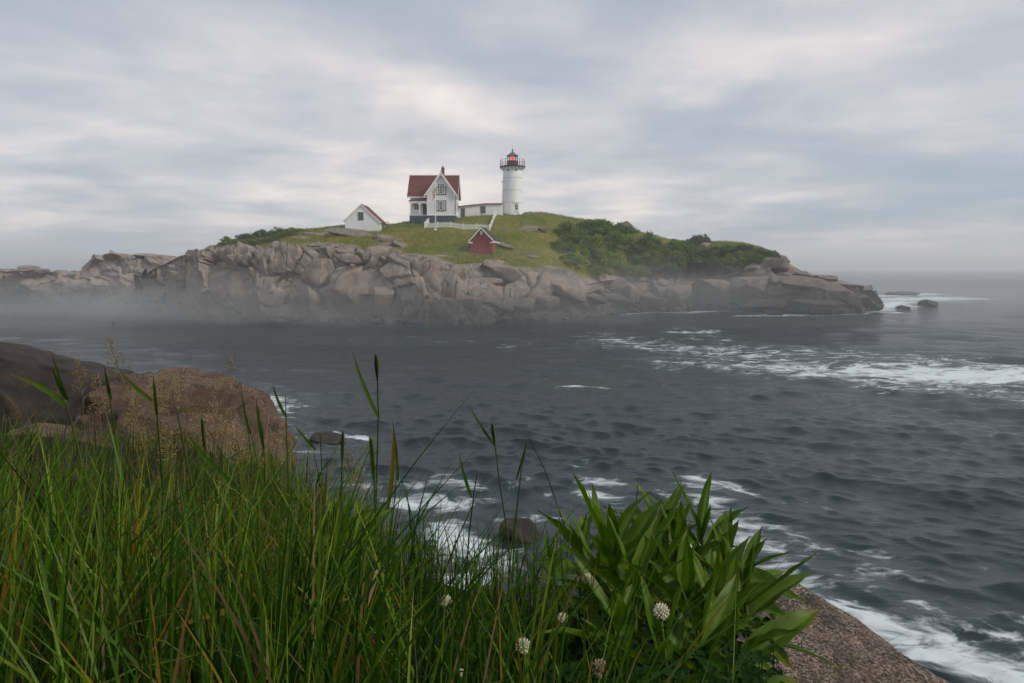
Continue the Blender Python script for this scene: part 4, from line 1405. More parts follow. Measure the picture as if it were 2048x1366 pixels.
def fence(pts, label, posts):
    p0 = Vector((pts[0][0], pts[0][1], gz(*pts[0])))
    root = empty('picket_fence', p0, label, 'fence', 'white picket fence runs below the house')
    for (a, b) in zip(pts[:-1], pts[1:]):
        a, b = Vector(a), Vector(b)
        L = (b - a).length
        ang = math.atan2(b.y - a.y, b.x - a.x)
        n = max(2, int(L / 0.155))
        zs = [gz(*(a + (b - a) * (i / n))) for i in range(n + 1)]
        zs = np.convolve(np.pad(zs, 6, mode='edge'), np.ones(13) / 13, mode='valid')
        for i in range(n):
            p = a + (b - a) * ((i + 0.5) / n)
            o = link('picket', picket_mesh(), root, Vector((p.x, p.y, (zs[i] + zs[i + 1]) / 2 + 0.06)) - p0)
            o.rotation_euler = (0, 0, ang)
        off = Vector((-math.sin(ang), math.cos(ang))) * 0.04
        for hgt in (0.30, 0.75):
            m = MB()
            for i in range(0, n, 6):
                j = min(n, i + 6)
                q0, q1 = a + (b - a) * (i / n) + off, a + (b - a) * (j / n) + off
                m.bar((q0.x, q0.y, zs[i] + hgt), (q1.x, q1.y, zs[j] + hgt), 0.04, 0.08)
            m.build('rail', TR, root)
        np2 = max(1, round(L / posts))
        for i in range(np2 + 1):
            p = a + (b - a) * (i / np2) + off * 1.6
            z = zs[int(i / np2 * n)]
            MB().box(p.x - 0.07, p.x + 0.07, p.y - 0.07, p.y + 0.07, z - 0.3, z + 1.12).build('post', TR, root)
    return root


fl, fr = W(849, 455, 120), W(979.5, 461, 119.2)
fence([(wx(856, 123), 123.6), (fl.x, fl.y)], 'short picket fence stretch returning from the porch to the front fence', 2.2)
fence([(fl.x, fl.y), (fr.x, fr.y)], 'long front picket fence running across the grass below the house', 2.3)
fence([(fr.x, fr.y), (wx(993, 128.5), 128.5)], 'picket fence stretch climbing the hill towards the tower', 2.6)

# ------------------------------------------------------------------ flagpole and flag
fp = W(871, 459.5, 118.6)
fzb = gz(fp.x, fp.y)
pole = empty('flagpole', (fp.x, fp.y, fzb), 'slim white flagpole standing in front of the picket fence', 'flagpole')
MB().tube([(fp.x, fp.y, fzb - 0.1), (fp.x, fp.y, wz(430, 118.6)), (fp.x, fp.y, wz(366, 118.6))], [0.10, 0.07, 0.04], 10).build('mast', TR, pole, smooth=True)
MB().lathe((fp.x, fp.y, wz(366, 118.6)), [(0.03, 0), (0.09, 0.06), (0.07, 0.13), (0.01, 0.16)], 10).build('ball_finial', TR, pole, smooth=True)
MB().lathe((fp.x, fp.y, fzb - 0.2), [(0.32, 0), (0.32, 0.32), (0.12, 0.42)], 12).build('footing', TR, pole, angle=40)
MB().tube([(fp.x + 0.10, fp.y - 0.05, fzb + 0.9), (fp.x + 0.08, fp.y - 0.04, wz(368, 118.6))], 0.010, 5).build('halyard', TR, pole)
flag = empty('limp_flag', (fp.x, fp.y - 0.1, wz(394, 118.6)), 'red and white striped flag hanging limp from the flagpole', 'flag')
for i in range(6):
    m = MB()
    nseg = 8
    for j in range(nseg):
        def fpnt(t, e):
            x = fp.x - 0.02 - 0.075 * (i + e) + 0.05 * math.sin(t * 5 + i)
            y = fp.y - 0.12 - 0.07 * math.sin(2.1 * (i + e) + t * 3)
            return Vector((x, y, wz(375 + 19 * t + 1.2 * (i + e), 118.6)))
        t0, t1 = j / nseg, (j + 1) / nseg
        m.add([fpnt(t0, 0), fpnt(t0, 1), fpnt(t1, 1), fpnt(t1, 0)], [(0, 1, 2, 3)])
    m.build('fold', MATS['flag_blue'] if i == 0 else MATS['flag_red' if i % 2 else 'flag_white'], flag, smooth=True)

# small lobster-pot float in the channel
bp = W(227, 646, Ysea(647))
buoy = empty('pot_buoy', (bp.x, bp.y, 0), 'tiny dark float bobbing in the channel off the ridge', 'buoy')
MB().lathe((bp.x, bp.y, -0.1), [(0.05, 0), (0.20, 0.08), (0.22, 0.2), (0.12, 0.3), (0.03, 0.32)], 12).build('float', IB, buoy, smooth=True)

# ------------------------------------------------------------------ growth on the island
def blades_mesh(name, base, tip, width, mat_, seed):
    """many two-triangle blades"""
    n = len(base)
    g = np.random.default_rng(seed)
    a = g.uniform(0, math.pi, n)
    sd = np.stack([np.cos(a), np.sin(a) * 0.4, np.zeros(n)], 1) * (width / 2)[:, None]
    mid = base * 0.45 + tip * 0.55 + g.normal(size=(n, 3)) * 0.02
    V = np.stack([base - sd, base + sd, mid + sd * 0.7, mid - sd * 0.7, tip], 1).reshape(-1, 3)
    i = np.arange(n)[:, None] * 5
    F = np.concatenate([i + np.array([[0, 1, 2]]), i + np.array([[0, 2, 3]]), i + np.array([[3, 2, 4]])])
    return mesh_np(name, V, F, mat_, True)


def col_attr(me, C, per):
    at = me.attributes.new('tint', 'FLOAT_COLOR', 'POINT')
    c = np.repeat(C, per, axis=0)
    at.data.foreach_set('color', np.concatenate([c, np.ones((len(c), 1))], 1).astype(np.float32).ravel())


def meadow_grass():
    g = np.random.default_rng(77)
    nv, ns = LX.shape
    n = 70000
    jv = (g.random(n) ** 1.3 * (nv * 0.72)).astype(int)
    js = g.integers(0, ns - 1, n)
    fx, fy = g.random(n), g.random(n)
    def s_(A):
        a = A[jv, js] * (1 - fx) + A[jv, js + 1] * fx
        b = A[jv + 1, js] * (1 - fx) + A[jv + 1, js + 1] * fx
        return a * (1 - fy) + b * fy
    x, y, z, q = s_(LX), s_(LY), s_(LZ), s_(LG)
    keep = q > g.uniform(0.35, 0.8, n)
    # mown patch in front of the house and behind the fence
    x, y, z = x[keep], y[keep], z[keep]
    n = len(x)
    patch = fbm(P3(x, y), 0.22, 3, 40)
    px = 1024 + FOC * x / y
    mown = np.exp(-(((px - 925) / 95) ** 2 + ((y - 122) / 7) ** 2))
    h = (0.16 + 0.26 * g.random(n) + 0.14 * np.clip(patch, 0, 1)) * (1 - 0.7 * mown)
    base = np.stack([x, y, z - 0.05], 1)
    tip = base + np.stack([g.normal(size=n) * 0.12, g.normal(size=n) * 0.12, h + 0.05], 1)
    me = blades_mesh('meadow_grass', base, tip, 0.05 + 0.06 * g.random(n), MATS['blade_green'], 4)
    t = np.clip(0.5 + 0.5 * patch + g.normal(size=n) * 0.22, 0, 1)[:, None]
    C = np.array([[0.105, 0.150, 0.018]]) * (1 - t) + np.array([[0.290, 0.240, 0.050]]) * t
    # straw-coloured seed heads here and there
    st = g.random(n) < 0.10
    C[st] = (0.24, 0.18, 0.075)
    col_attr(me, C, 5)
    tag(link('meadow_grass', me), 'short windblown grass covering the top of the island', 'grass', kind='stuff')


meadow_grass()


def shrub_proto(seed, nleaf, leaf, lump=0.35):
    """unit shrub (radius about 1, height about 1): leaves gathered in clumps over a lumpy dome"""
    g = np.random.default_rng(seed)
    ncl = 70
    d = g.normal(size=(ncl, 3))
    d[:, 2] = np.abs(d[:, 2]) * 0.9
    d /= np.linalg.norm(d, axis=1)[:, None]
    rad = 0.62 + 0.38 * g.random(ncl) ** 0.6
    cc = d * (rad * (0.85 + lump * vnoise(d, 2.0, seed)))[:, None]
    cs = g.uniform(0.10, 0.24, ncl)
    ci = g.integers(0, ncl, nleaf)
    o = g.normal(size=(nleaf, 3))
    o /= np.linalg.norm(o, axis=1)[:, None]
    P = cc[ci] + o * (cs[ci] * g.random(nleaf) ** 0.4)[:, None]
    P[:, 2] = np.maximum(P[:, 2], -0.05)
    a = g.normal(size=(nleaf, 3))
    a /= np.linalg.norm(a, axis=1)[:, None]
    b = np.cross(a, o + g.normal(size=(nleaf, 3)) * 0.5)
    b /= np.linalg.norm(b, axis=1)[:, None] + 1e-9
    L = leaf * g.uniform(0.6, 1.3, nleaf)[:, None]
    V = np.stack([P, P + a * L * 0.5 + b * L * 0.30, P + a * L, P + a * L * 0.5 - b * L * 0.30], 1).reshape(-1, 3)
    F = np.arange(nleaf * 4).reshape(-1, 4)
    return V, F, cc


SHRUB = {}
ROWS = {}


def shrub_meshes(k, mname):
    if (k, mname) not in SHRUB:
        V, F, cc = shrub_proto(300 + k, 5200, 0.095)
        fo = mesh_np('foliage', V, F, MATS[mname], False)
        m = MB()
        gg = random.Random(k)
        for i in range(16):
            e = Vector(cc[i]) * 0.9
            m.tube([(e.x * 0.08, e.y * 0.08, -0.1), (e.x * 0.5 + gg.uniform(-0.05, 0.05), e.y * 0.5, e.z * 0.6), e], [0.030, 0.018, 0.006], 5, False)
        SHRUB[(k, mname)] = (fo, mesh_np('stem', m.v, m.f, MATS['twig']))
    return SHRUB[(k, mname)]


def shrub(px, py, Y, w_, h_, k, mname, label, group, name='shrub', dep=None):
    """px,py: middle of the foot on the hillside, w_,h_ pixels"""
    Y = on_hill(px, py)
    u_ = Y / FOC
    c = W(px, py, Y)
    z = gz(c.x, c.y) - 0.1
    r = empty(name, (c.x, c.y, z), label, 'shrub', group, rz=k * 1.7)
    ROWS.setdefault(label, []).append((px, r))
    r.scale = (w_ * u_ / 2, (dep or w_ * u_ * 0.8) / 2, h_ * u_ * 0.86)
    fo, stt = shrub_meshes(k % 5, mname)
    link('foliage', fo, r)
    link('stem', stt, r)
    return r


T1 = 'bright green shrub in the thicket right of the tower'
G1 = 'thicket right of the tower'
for i, (px, py, Y, w_, h_) in enumerate([(1140, 478, 126, 96, 36), (1195, 468, 129, 100, 34), (1180, 455, 133, 90, 22), (1240, 468, 131, 100, 26), (1128, 502, 121, 70, 28), (1180, 508, 121, 100, 42), (1240, 504, 124, 106, 44), (1145, 526, 116, 84, 28),
                                         (1215, 534, 117, 106, 38), (1285, 532, 121, 106, 40), (1195, 548, 117, 80, 22), (1265, 552, 117, 90, 24)]):
    shrub(px, py, Y, w_, h_, i, 'shrub_leaf', T1, G1, 'bayberry_shrub')
shrub(1298, 504, 128, 104, 50, 3, 'shrub_leaf_dark', 'tall dark rounded bush in the middle of the hillside thicket', G1, 'rounded_bush')
shrub(1335, 535, 121, 100, 44, 6, 'shrub_leaf_dark', 'dark low bush at the foot of the hillside thicket', G1, 'rounded_bush')
T2 = 'dark green scrub bush between thicket and rocky point'
for i, (px, py, Y, w_, h_) in enumerate([(1350, 494, 132, 60, 22), (1375, 505, 128, 76, 32), (1370, 530, 123, 84, 32), (1345, 515, 124, 60, 30), (1420, 525, 125, 70, 24), (1430, 508, 129, 60, 22), (1385, 548, 123, 90, 26), (1320, 556, 122, 80, 18)]):
    shrub(px, py, Y, w_, h_, i + 2, 'shrub_leaf_dark' if i % 3 else 'shrub_leaf', T2, 'scrub towards the point', 'scrub_bush')
shrub(1405, 486, 132, 46, 24, 4, 'shrub_leaf_olive', 'olive yellow bush standing on the skyline above the dark scrub', 'scrub towards the point', 'scrub_bush')
shrub(1385, 484, 133, 40, 14, 1, 'shrub_leaf_olive', 'smaller olive bush on the skyline beside the tallest scrub bush', 'scrub towards the point', 'scrub_bush')
T3 = 'low shrub hugging the slope near the rocky point'
for i, (px, py, Y, w_, h_) in enumerate([(1450, 500, 131, 56, 16), (1485, 500, 131, 56, 12), (1520, 506, 130, 56, 13), (1545, 511, 128.5, 34, 11), (1470, 520, 128, 64, 20), (1510, 522, 128, 60, 17), (1460, 538, 126, 60, 16), (1500, 540, 126.5, 52, 13), (1415, 540, 126, 60, 14)]):
    shrub(px, py, Y, w_, h_, i + 1, 'shrub_leaf_dark' if i % 2 else 'shrub_leaf', T3, 'ground shrubs near the point', 'ground_shrub')
T4 = 'dark shrub in the low thicket left of the white shed'
for i, (px, py, Y, w_, h_) in enumerate([(460, 490, 118, 56, 16), (490, 482, 120, 62, 20), (525, 476, 121, 66, 24), (560, 470, 122, 62, 19), (505, 488, 117, 66, 16), (545, 482, 118, 60, 16), (590, 464, 123, 46, 14), (580, 474, 120, 44, 12), (606, 462, 123, 30, 8)]):
    shrub(px, py, Y, w_, h_, i, 'shrub_leaf_dark' if i % 3 else 'shrub_leaf', T4, 'thicket at the left end of the island', 'low_shrub')


ORD = ['first', 'second', 'third', 'fourth', 'fifth', 'sixth', 'seventh', 'eighth', 'ninth', 'tenth', 'eleventh', 'twelfth', 'thirteenth', 'fourteenth']


def number_row(rows):
    """look-alikes in a row: each label says which one it is, counted from the left"""
    for lb, lst in rows.items():
        if len(lst) > 1:
            for i, (px, o) in enumerate(sorted(lst, key=lambda q: q[0])):
                o['label'] = lb + ', ' + ORD[i] + ' from the left'


number_row(ROWS)

# ------------------------------------------------------------------ the near shore
def edge_of(x):
    return np.interp(x, [-3.2, -1.3, -0.6, -0.2, 0.4, 0.9, 2.0], [4.6, 3.5, 2.25, 1.75, 1.45, 1.2, 1.0])


def G(x, y):
    """ground of the bank the camera stands on"""
    x, y = np.asarray(x, dtype=float), np.asarray(y, dtype=float)
    z = EYE - 0.72 - 0.10 * (y - 0.8) + np.where(y < 0.3, 0.75 * (0.3 - y) - 0.55 * np.maximum(0, -y - 7), 0)  # unseen rise behind the camera, steepened to block skylight from the foreground
    e = edge_of(x)
    over = np.maximum(0, y - e)
    z = z - 1.35 * over ** 1.12 - 0.25 * sstep(over, 0, 0.3)
    z = z + 0.05 * fbm(P3(x, y), 1.6, 3, 12).reshape(z.shape)
    return np.maximum(z, -1.6)


def build_bank():
    def ax(a, b, n, c, k):
        t = np.linspace(-1, 1, n)
        return c + np.sign(t) * np.abs(t) ** k * np.where(t > 0, b - c, c - a)
    xs, ys = ax(-45, 40, 220, -0.4, 2.4), ax(-35, 12, 220, 1.4, 2.2)
    x, y = np.meshgrid(xs, ys)
    z = G(x, y)
    V = np.stack([x.ravel(), y.ravel(), z.ravel()], 1)
    tag(link('shore_bank', mesh_np('shore_bank', V, grid_faces(len(ys), len(xs)), MATS['bank_soil'])), kind='structure', label='dark earth bank overgrown with grass above the sea')


build_bank()


def shore_rock(name, loc, scale, rot, seed, m, label, n=6, p=4.0, cuts=6, rough=0.08, cut=(0.62, 0.98), fine=0.02, crack=0.0):
    V, F = rock_shape(seed, n, p, cuts, rough, cut, fine, crack)
    S = np.array(scale)
    me = mesh_np(name, V * S, F, MATS[m])
    o = link(name, me, None, loc)
    o.rotation_euler = rot
    return tag(o, label, 'rock')


def at(px, py, Y):
    return W(px, py, Y)


shore_rock('shore_boulder', at(345, 920, 5.2), (0.92, 1.0, 0.68), (0.05, 0.40, 0.25), 4, 'shore_granite', 'big rounded brown granite boulder standing behind the tall grass', cuts=12, p=2.9, cut=(0.68, 0.95), fine=0.030, crack=0.055)
shore_rock('shore_boulder', at(120, 985, 4.6), (0.60, 0.7, 0.42), (0.0, 0.05, 0.4), 9, 'shore_granite', 'low granite boulder half hidden in grass against the big one', cuts=9, p=3.2, crack=0.03)
shore_rock('shore_boulder', at(-55, 830, 7.0), (0.34, 0.5, 0.42), (0.0, 0.1, 0.2), 15, 'ledge_granite', 'small brown rock at the left edge in front of the dark ledge', n=5)
shore_rock('rock_ledge', Vector((-24.9, 33.0, 0.45)), (5.0, 16.0, 3.4), (R(-13), R(14), R(-3)), 23, 'ledge_granite', 'long dark rock ledge sloping down into the sea', n=6, p=4.5, cuts=12, rough=0.05, cut=(0.70, 1.0), fine=0.015, crack=0.03)
shore_rock('shore_boulder', at(1590, 1500, 1.50), (0.64, 0.58, 0.32), (0.0, 0.12, 0.1), 31, 'shore_granite_pink', 'speckled pink granite boulder beside the broad leaved plants', cuts=8, p=3.4, rough=0.05, fine=0.014, crack=0.012)
for i, (px, py, w_, h_, lb) in enumerate([(1042, 1058, 76, 32, 'dark wet rock in the surf behind the tallest broad leaved plant'), 
                                          (655, 876, 70, 12, 'dark rock awash with a white crest of water')]):
    Y = Ysea(py + h_ / 3)
    k = Y / FOC
    c = W(px, py, Y)
    shore_rock('surf_rock', (c.x, c.y, 0.0), (w_ * k * 0.55, w_ * k * 0.5, h_ * k * 0.75), (0.1, 0.1 * i, i * 0.8), 40 + i, 'surf_rock', lb, n=4)


# ------------------------------------------------------------------ grass
ENV = ([-600, -200, 0, 150, 300, 450, 560, 650, 720, 800, 900, 1000, 1080, 1150, 1250, 1400, 1500, 1650], [835, 855, 872, 890, 915, 955, 945, 960, 1005, 1045, 1075, 1080, 1075, 1110, 1180, 1270, 1340, 1390])
GREEN = np.array([[0.009, 0.034, 0.003], [0.026, 0.072, 0.004], [0.060, 0.124, 0.007], [0.140, 0.195, 0.018]])


def blade_geo(base, h, lean, droop, width, face, nseg=6):
    """arrays of n blades -> vertices (n, 2*(nseg+1), 3)"""
    n = len(h)
    t = np.linspace(0, 1, nseg + 1)
    T = t[None, :, None]
    up = np.array([0, 0, 1.0])[None, None]
    L = lean[:, None, :]
    D = droop[:, None, None]
    c = base[:, None, :] + up * (h[:, None, None] * (T - D * T ** 3.2)) + L * (T ** 1.7)
    wd = np.interp(t, [0, 0.15, 0.55, 0.85, 1.0], [0.75, 1.0, 0.9, 0.45, 0.03])
    tang = np.gradient(c, axis=1)
    sd = np.stack([np.cos(face), np.sin(face), np.zeros(n)], 1)[:, None, :] * np.ones_like(c)
    sd = sd - tang * ((sd * tang).sum(2) / ((tang ** 2).sum(2) + 1e-12))[..., None]
    sd /= np.linalg.norm(sd, axis=2)[..., None] + 1e-9
    off = sd * (width[:, None, None] * wd[None, :, None] / 2)
    return np.stack([c - off, c + off], 2).reshape(n, -1, 3)


def blade_faces(n, nseg):
    k = 2 * (nseg + 1)
    b = np.arange(n)[:, None, None] * k
    s = np.arange(nseg)[None, :, None] * 2
    q = np.array([0, 1, 3, 2])[None, None]
    return (b + s + q).reshape(-1, 4)


def bank_grass():
    g = np.random.default_rng(9)
    N = 54000
    x = g.uniform(-3.4, 1.1, N)
    y = 0.50 + 3.9 * g.random(N) ** 1.25
    px = 1024 + FOC * x / y
    keep = (y < edge_of(x) + 0.12) & (px > -260) & (px < 1560)
    # few blades where the broad-leaved plants stand
    keep &= g.random(N) < np.interp(px, [300, 650, 1040, 1120, 1300, 1480], [0.72, 1, 1, 0.7, 0.3, 0.0])
    clump = fbm(P3(x, y), 3.2, 3, 15)
    keep &= g.random(N) < np.clip(0.72 + 0.6 * clump, 0.18, 1)
    keep &= g.random(N) < np.interp(y, [1.7, 3.6], [1.0, 0.30])
    x, y, px, clump = x[keep], y[keep], px[keep], clump[keep]
    n = len(x)
    z = G(x, y) - 0.01
    tip = np.interp(px, *ENV) + g.exponential(1.0, n) * np.interp(px, [400, 700, 1100], [190, 105, 100]) - 130 * g.random(n) ** 4.5 + 70 * fbm(P3(px / 100.0, y), 1.0, 3, 5)
    h = (EYE - (tip - HOR) / FOC * y) - z
    h = np.clip(h, 0.10 + 0.12 * g.random(n), 0.42 + 0.22 * g.random(n))
    th = g.uniform(0, 2 * math.pi, n)
    lm = h * np.abs(g.normal(0.24, 0.30, n))
    lean = np.stack([np.cos(th) * lm + 0.03 * h, np.sin(th) * lm * 0.8, np.zeros(n)], 1)
    droop = np.clip(g.normal(0.07, 0.16, n), 0, 0.65)
    width = g.uniform(0.0024, 0.0064, n) * np.clip(y / 1.0, 0.65, 1.1) * np.clip(h / 0.35, 0.6, 1.25)
    nseg = 7
    V = blade_geo(np.stack([x, y, z], 1), h, lean, droop, width, g.uniform(0, math.pi, n), nseg)
    k = V.shape[1]
    me = mesh_np('grass', V.reshape(-1, 3), blade_faces(n, nseg), MATS['blade_green'])
    # tints: green with paler tips, some blades yellowing or dead
    t = np.clip(0.44 + 0.35 * clump + g.normal(size=n) * 0.34, 0, 1) * 2.99
    i = t.astype(int)
    f = (t - i)[:, None]
    C = GREEN[i] * (1 - f) + GREEN[np.minimum(i + 1, 3)] * f
    C = np.repeat(C[:, None, :], k, 1)
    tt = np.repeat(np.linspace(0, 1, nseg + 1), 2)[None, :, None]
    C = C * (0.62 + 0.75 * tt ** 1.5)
    dead = g.random(n)
    d1 = (dead < 0.060)[:, None, None]
    d2 = ((dead > 0.060) & (dead < 0.11))[:, None, None]
    C = np.where(d1, np.array([0.15, 0.098, 0.05]) * (0.6 + 0.8 * g.random((n, 1, 1))), C)
    C = np.where(d2 & (tt > 0.45), C * 0.35 + np.array([0.24, 0.115, 0.018]) * 0.65, C)
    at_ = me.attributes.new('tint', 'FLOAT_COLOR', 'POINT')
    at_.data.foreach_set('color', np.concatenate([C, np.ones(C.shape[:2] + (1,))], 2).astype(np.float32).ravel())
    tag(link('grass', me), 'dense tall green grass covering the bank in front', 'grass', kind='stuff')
    # matted thatch of dead blades lying at the foot of the grass
    n = 3800
    x = g.uniform(-2.6, 0.35, n)
    y = 0.6 + 2.6 * g.random(n)
    ok = y < edge_of(x)
    x, y = x[ok], y[ok]
    n = len(x)
    h = g.uniform(0.02, 0.14, n)
    th = g.uniform(0, 6.283, n)
    lm = g.uniform(0.06, 0.22, n)
    V = blade_geo(np.stack([x, y, G(x, y)], 1), h, np.stack([np.cos(th) * lm, np.sin(th) * lm, np.zeros(n)], 1), g.uniform(0.2, 0.8, n), g.uniform(0.0015, 0.004, n), g.uniform(0, 3.14, n), 5)
    me = mesh_np('thatch', V.reshape(-1, 3), blade_faces(n, 5), MATS['blade_green'])
    col_attr(me, np.array([[0.10, 0.065, 0.036]]) * g.uniform(0.35, 1.5, (n, 1)), V.shape[1])
    tag(link('thatch', me), 'brown dead grass matted at the foot of the blades', 'thatch', kind='stuff')


bank_grass()


def strip(pts, width, nrm=(0, -1, 0.2), prof=None, fold=0.0):
    """leaf blade as a mesh builder: centre line pts, width profile"""
    pts = [Vector(p) for p in pts]
    m = MB()
    n = len(pts)
    prev = None
    for i, p in enumerate(pts):
        d = (pts[min(i + 1, n - 1)] - pts[max(i - 1, 0)]).normalized()
        s = d.cross(Vector(nrm)).normalized()
        up = s.cross(d)
        w_ = width * (np.interp(i / (n - 1), [0, 0.12, 0.35, 0.75, 1], [0.55, 0.9, 1.0, 0.55, 0.02]) if prof is None else prof(i / (n - 1))) / 2
        m.v += [p - s * w_ + up * fold * w_, p.copy(), p + s * w_ + up * fold * w_]
        if i:
            b = 3 * i
            m.f += [[b - 3, b - 2, b + 1, b], [b - 2, b - 1, b + 2, b + 1]]
    return m


def bez(a, b, c, n=10):
    a, b, c = Vector(a), Vector(b), Vector(c)
    return [(a * (1 - t) ** 2 + b * 2 * t * (1 - t) + c * t * t) for t in [i / n for i in range(n + 1)]]


def tinted(o, stops):
    """per-vertex tint along the leaf (3 verts per station)"""
    me = o.data
    n = len(me.vertices) // 3
    at_ = me.attributes.new('tint', 'FLOAT_COLOR', 'POINT')
    xs = [s[0] for s in stops]
    out = []
    for i in range(n):
        t = i / max(1, n - 1)
        c = [float(np.interp(t, xs, [s[1][k] for s in stops])) for k in range(3)]
        out += (c + [1.0]) * 3
    at_.data.foreach_set('color', out)


LG_ = [(0, (0.060, 0.115, 0.014)), (0.6, (0.085, 0.140, 0.020)), (0.85, (0.12, 0.12, 0.03)), (1, (0.20, 0.10, 0.04))]
YL = [(0, (0.10, 0.14, 0.02)), (0.3, (0.22, 0.17, 0.02)), (0.7, (0.30, 0.15, 0.02)), (1, (0.26, 0.13, 0.05))]
GN = [(0, (0.045, 0.095, 0.010)), (0.5, (0.070, 0.130, 0.018)), (1, (0.10, 0.15, 0.03))]


def stalk(name, pts, Y, rad, label, leaves=(), mname='stalk_green', group='tall grass stalks standing above the turf', cat='grass stalk', head=None, seed=0):
    """pts: pixels from the top down; the stalk goes on straight to the ground"""
    P = [W(px, py, Y + 0.04 * i) for i, (px, py) in enumerate(pts)]
    d = (P[-1] - P[-2]).normalized() if len(P) > 1 else Vector((0, 0, -1))
    b = P[-1].copy()
    for _ in range(200):
        if b.z <= float(G([b.x], [b.y])[0]):
            break
        b = b + (d * 0.6 + Vector((0, 0, -0.4))).normalized() * 0.01
    P.append(b)
    root = empty(name, b, label, cat, group)
    fine_ = []
    for i in range(len(P) - 1):
        for k in range(4):
            fine_.append(P[i].lerp(P[i + 1], k / 4))
    fine_.append(P[-1])
    n = len(fine_)
    MB().tube(fine_[::-1], [rad * (1 - 0.55 * i / (n - 1)) for i in range(n)], 6).build('stem', MATS[mname], root, smooth=True)
    for (a, c, wd, tint, bend) in leaves:
        pa, pc = W(*a, Y + 0.03), W(*c, Y - 0.02)
        mid = pa.lerp(pc, 0.5) + Vector((bend, 0, abs(bend) * 0.4))
        o = strip(bez(pa, mid, pc, 12), wd, (0.15, -1, 0.25), None, 0.25).build('leaf', MATS['blade_green'], root, smooth=True)
        tinted(o, tint)
    if head == 'panicle':
        gg = random.Random(seed)
        m = MB()
        top, bot = P[0], P[0].lerp(P[1], 1.0)
        ax_ = (bot - top)
        for i in range(46):
            t = gg.random() ** 0.8
            c = top + ax_ * t
            r = 0.005 + 0.020 * t
            a = gg.uniform(0, 6.28)
            e = c + Vector((math.cos(a) * r, math.sin(a) * r, gg.uniform(0.0, 0.014)))
            l, w_ = gg.uniform(0.006, 0.010), gg.uniform(0.0015, 0.0024)
            dr = (e - c + Vector((0, 0, 0.008))).normalized()
            s = dr.orthogonal().normalized() * w_
            s2 = dr.cross(s)
            bse = len(m.v)
            m.v += [e, e + dr * l * 0.45 + s, e + dr * l * 0.45 + s2, e + dr * l * 0.45 - s, e + dr * l * 0.45 - s2, e + dr * l]
            m.f += [[bse, bse + 1 + k, bse + 1 + (k + 1) % 4] for k in range(4)] + [[bse + 5, bse + 1 + (k + 1) % 4, bse + 1 + k] for k in range(4)]
            m.tube([c, e], 0.0004, 3, False)
        m.build('seed_head', MATS['straw'], root)
    if head == 'spike':
        m = MB().tube([P[0].lerp(P[1], t) for t in np.linspace(0, 1, 14)], [rad * (0.5 + 1.1 * math.sin(math.pi * min(1, 0.1 + t * 0.9)) + (0.25 if k % 2 else 0)) for k, t in enumerate(np.linspace(0, 1, 14))], 7)
        m.build('seed_head', MATS['stalk_green'], root, smooth=True)
    return root


SEEDS = {}
# stalks that can be picked out one by one, left to right
stalk('flowering_grass', [(217, 682), (240, 745), (262, 800), (290, 900)], 1.75, 0.0011, 'straw coloured seed head rising highest over the dark ledge', mname='straw', head='panicle', seed=1)
stalk('flowering_grass', [(466, 715), (440, 790), (432, 860), (428, 960)], 1.75, 0.0011, 'straw coloured seed head standing out against the water right of the boulder', mname='straw', head='panicle', seed=2)
for i, (a, b, c, d) in enumerate([(320, 742, 335, 800), (350, 755, 340, 830), (268, 790, 272, 850), (375, 800, 372, 880), (400, 795, 405, 860), (425, 800, 432, 870), (190, 755, 200, 830), (300, 770, 318, 840), (330, 850, 338, 920), (455, 820, 450, 900), (150, 720, 165, 790), (480, 865, 478, 930), (700, 905, 693, 960), (720, 925, 716, 985)]):
    lb = 'thin straw seed head in front of the big brown boulder' if i < 10 and i != 10 else ('faint straw seed head in front of the dark ledge' if i == 10 else ('small straw seed head at the edge of the boulder' if i == 11 else 'thin pale seed head over the water right of the boulder'))
    o_ = stalk('flowering_grass', [(a, b), (c, d), (c + 6, d + 90)], 1.9 + 0.05 * (i % 4), 0.0009, lb, mname='straw', group='flowering grasses by the boulder', head='panicle', seed=10 + i)
    SEEDS.setdefault(lb, []).append((a, o_))
number_row(SEEDS)
stalk('grass_stalk', [(752, 708), (755, 760), (757, 832), (752, 1010)], 1.5, 0.0030, 'tallest green grass stalk standing upright against the water', [((757, 835), (704, 698), 0.0085, LG_, -0.012)], head='spike')
stalk('grass_stalk', [(571, 792), (572, 840), (577, 960)], 1.7, 0.0026, 'green grass stalk beside the boulder with one leaf pointing up left', [((573, 835), (545, 765), 0.0075, GN, -0.01)])
stalk('grass_stalk', [(497, 845), (510, 900), (528, 1000)], 1.7, 0.0024, 'dark green grass stalk in front of the right flank of the boulder', [((500, 868), (482, 772), 0.006, GN, -0.006)])
stalk('grass_stalk', [(525, 850), (528, 900), (532, 1010)], 1.6, 0.0026, 'green pointed stalk right of the boulder flank', [((528, 900), (512, 792), 0.008, LG_, -0.004)])
stalk('grass_stalk', [(640, 866), (642, 900), (646, 1010)], 1.65, 0.0024, 'short green stalk left of the small white wave', [((632, 900), (588, 848), 0.007, GN, -0.008)])
stalk('grass_stalk', [(686, 862), (684, 930), (680, 1030)], 1.6, 0.0026, 'dark green stalk just below the small white wave', head='spike')
stalk('grass_stalk', [(742, 875), (748, 940), (752, 1060)], 1.55, 0.0030, 'dark stalk close beside the tallest grass stalk', [((747, 960), (738, 862), 0.006, LG_, -0.002)], head='spike')
stalk('yellow_grass', [(796, 915), (790, 990), (780, 1080)], 1.5, 0.0022, 'yellow orange dying grass blade right of the tallest stalk', [((775, 1020), (786, 850), 0.0105, YL, 0.010), ((796, 960), (784, 836), 0.007, LG_, 0.004)])
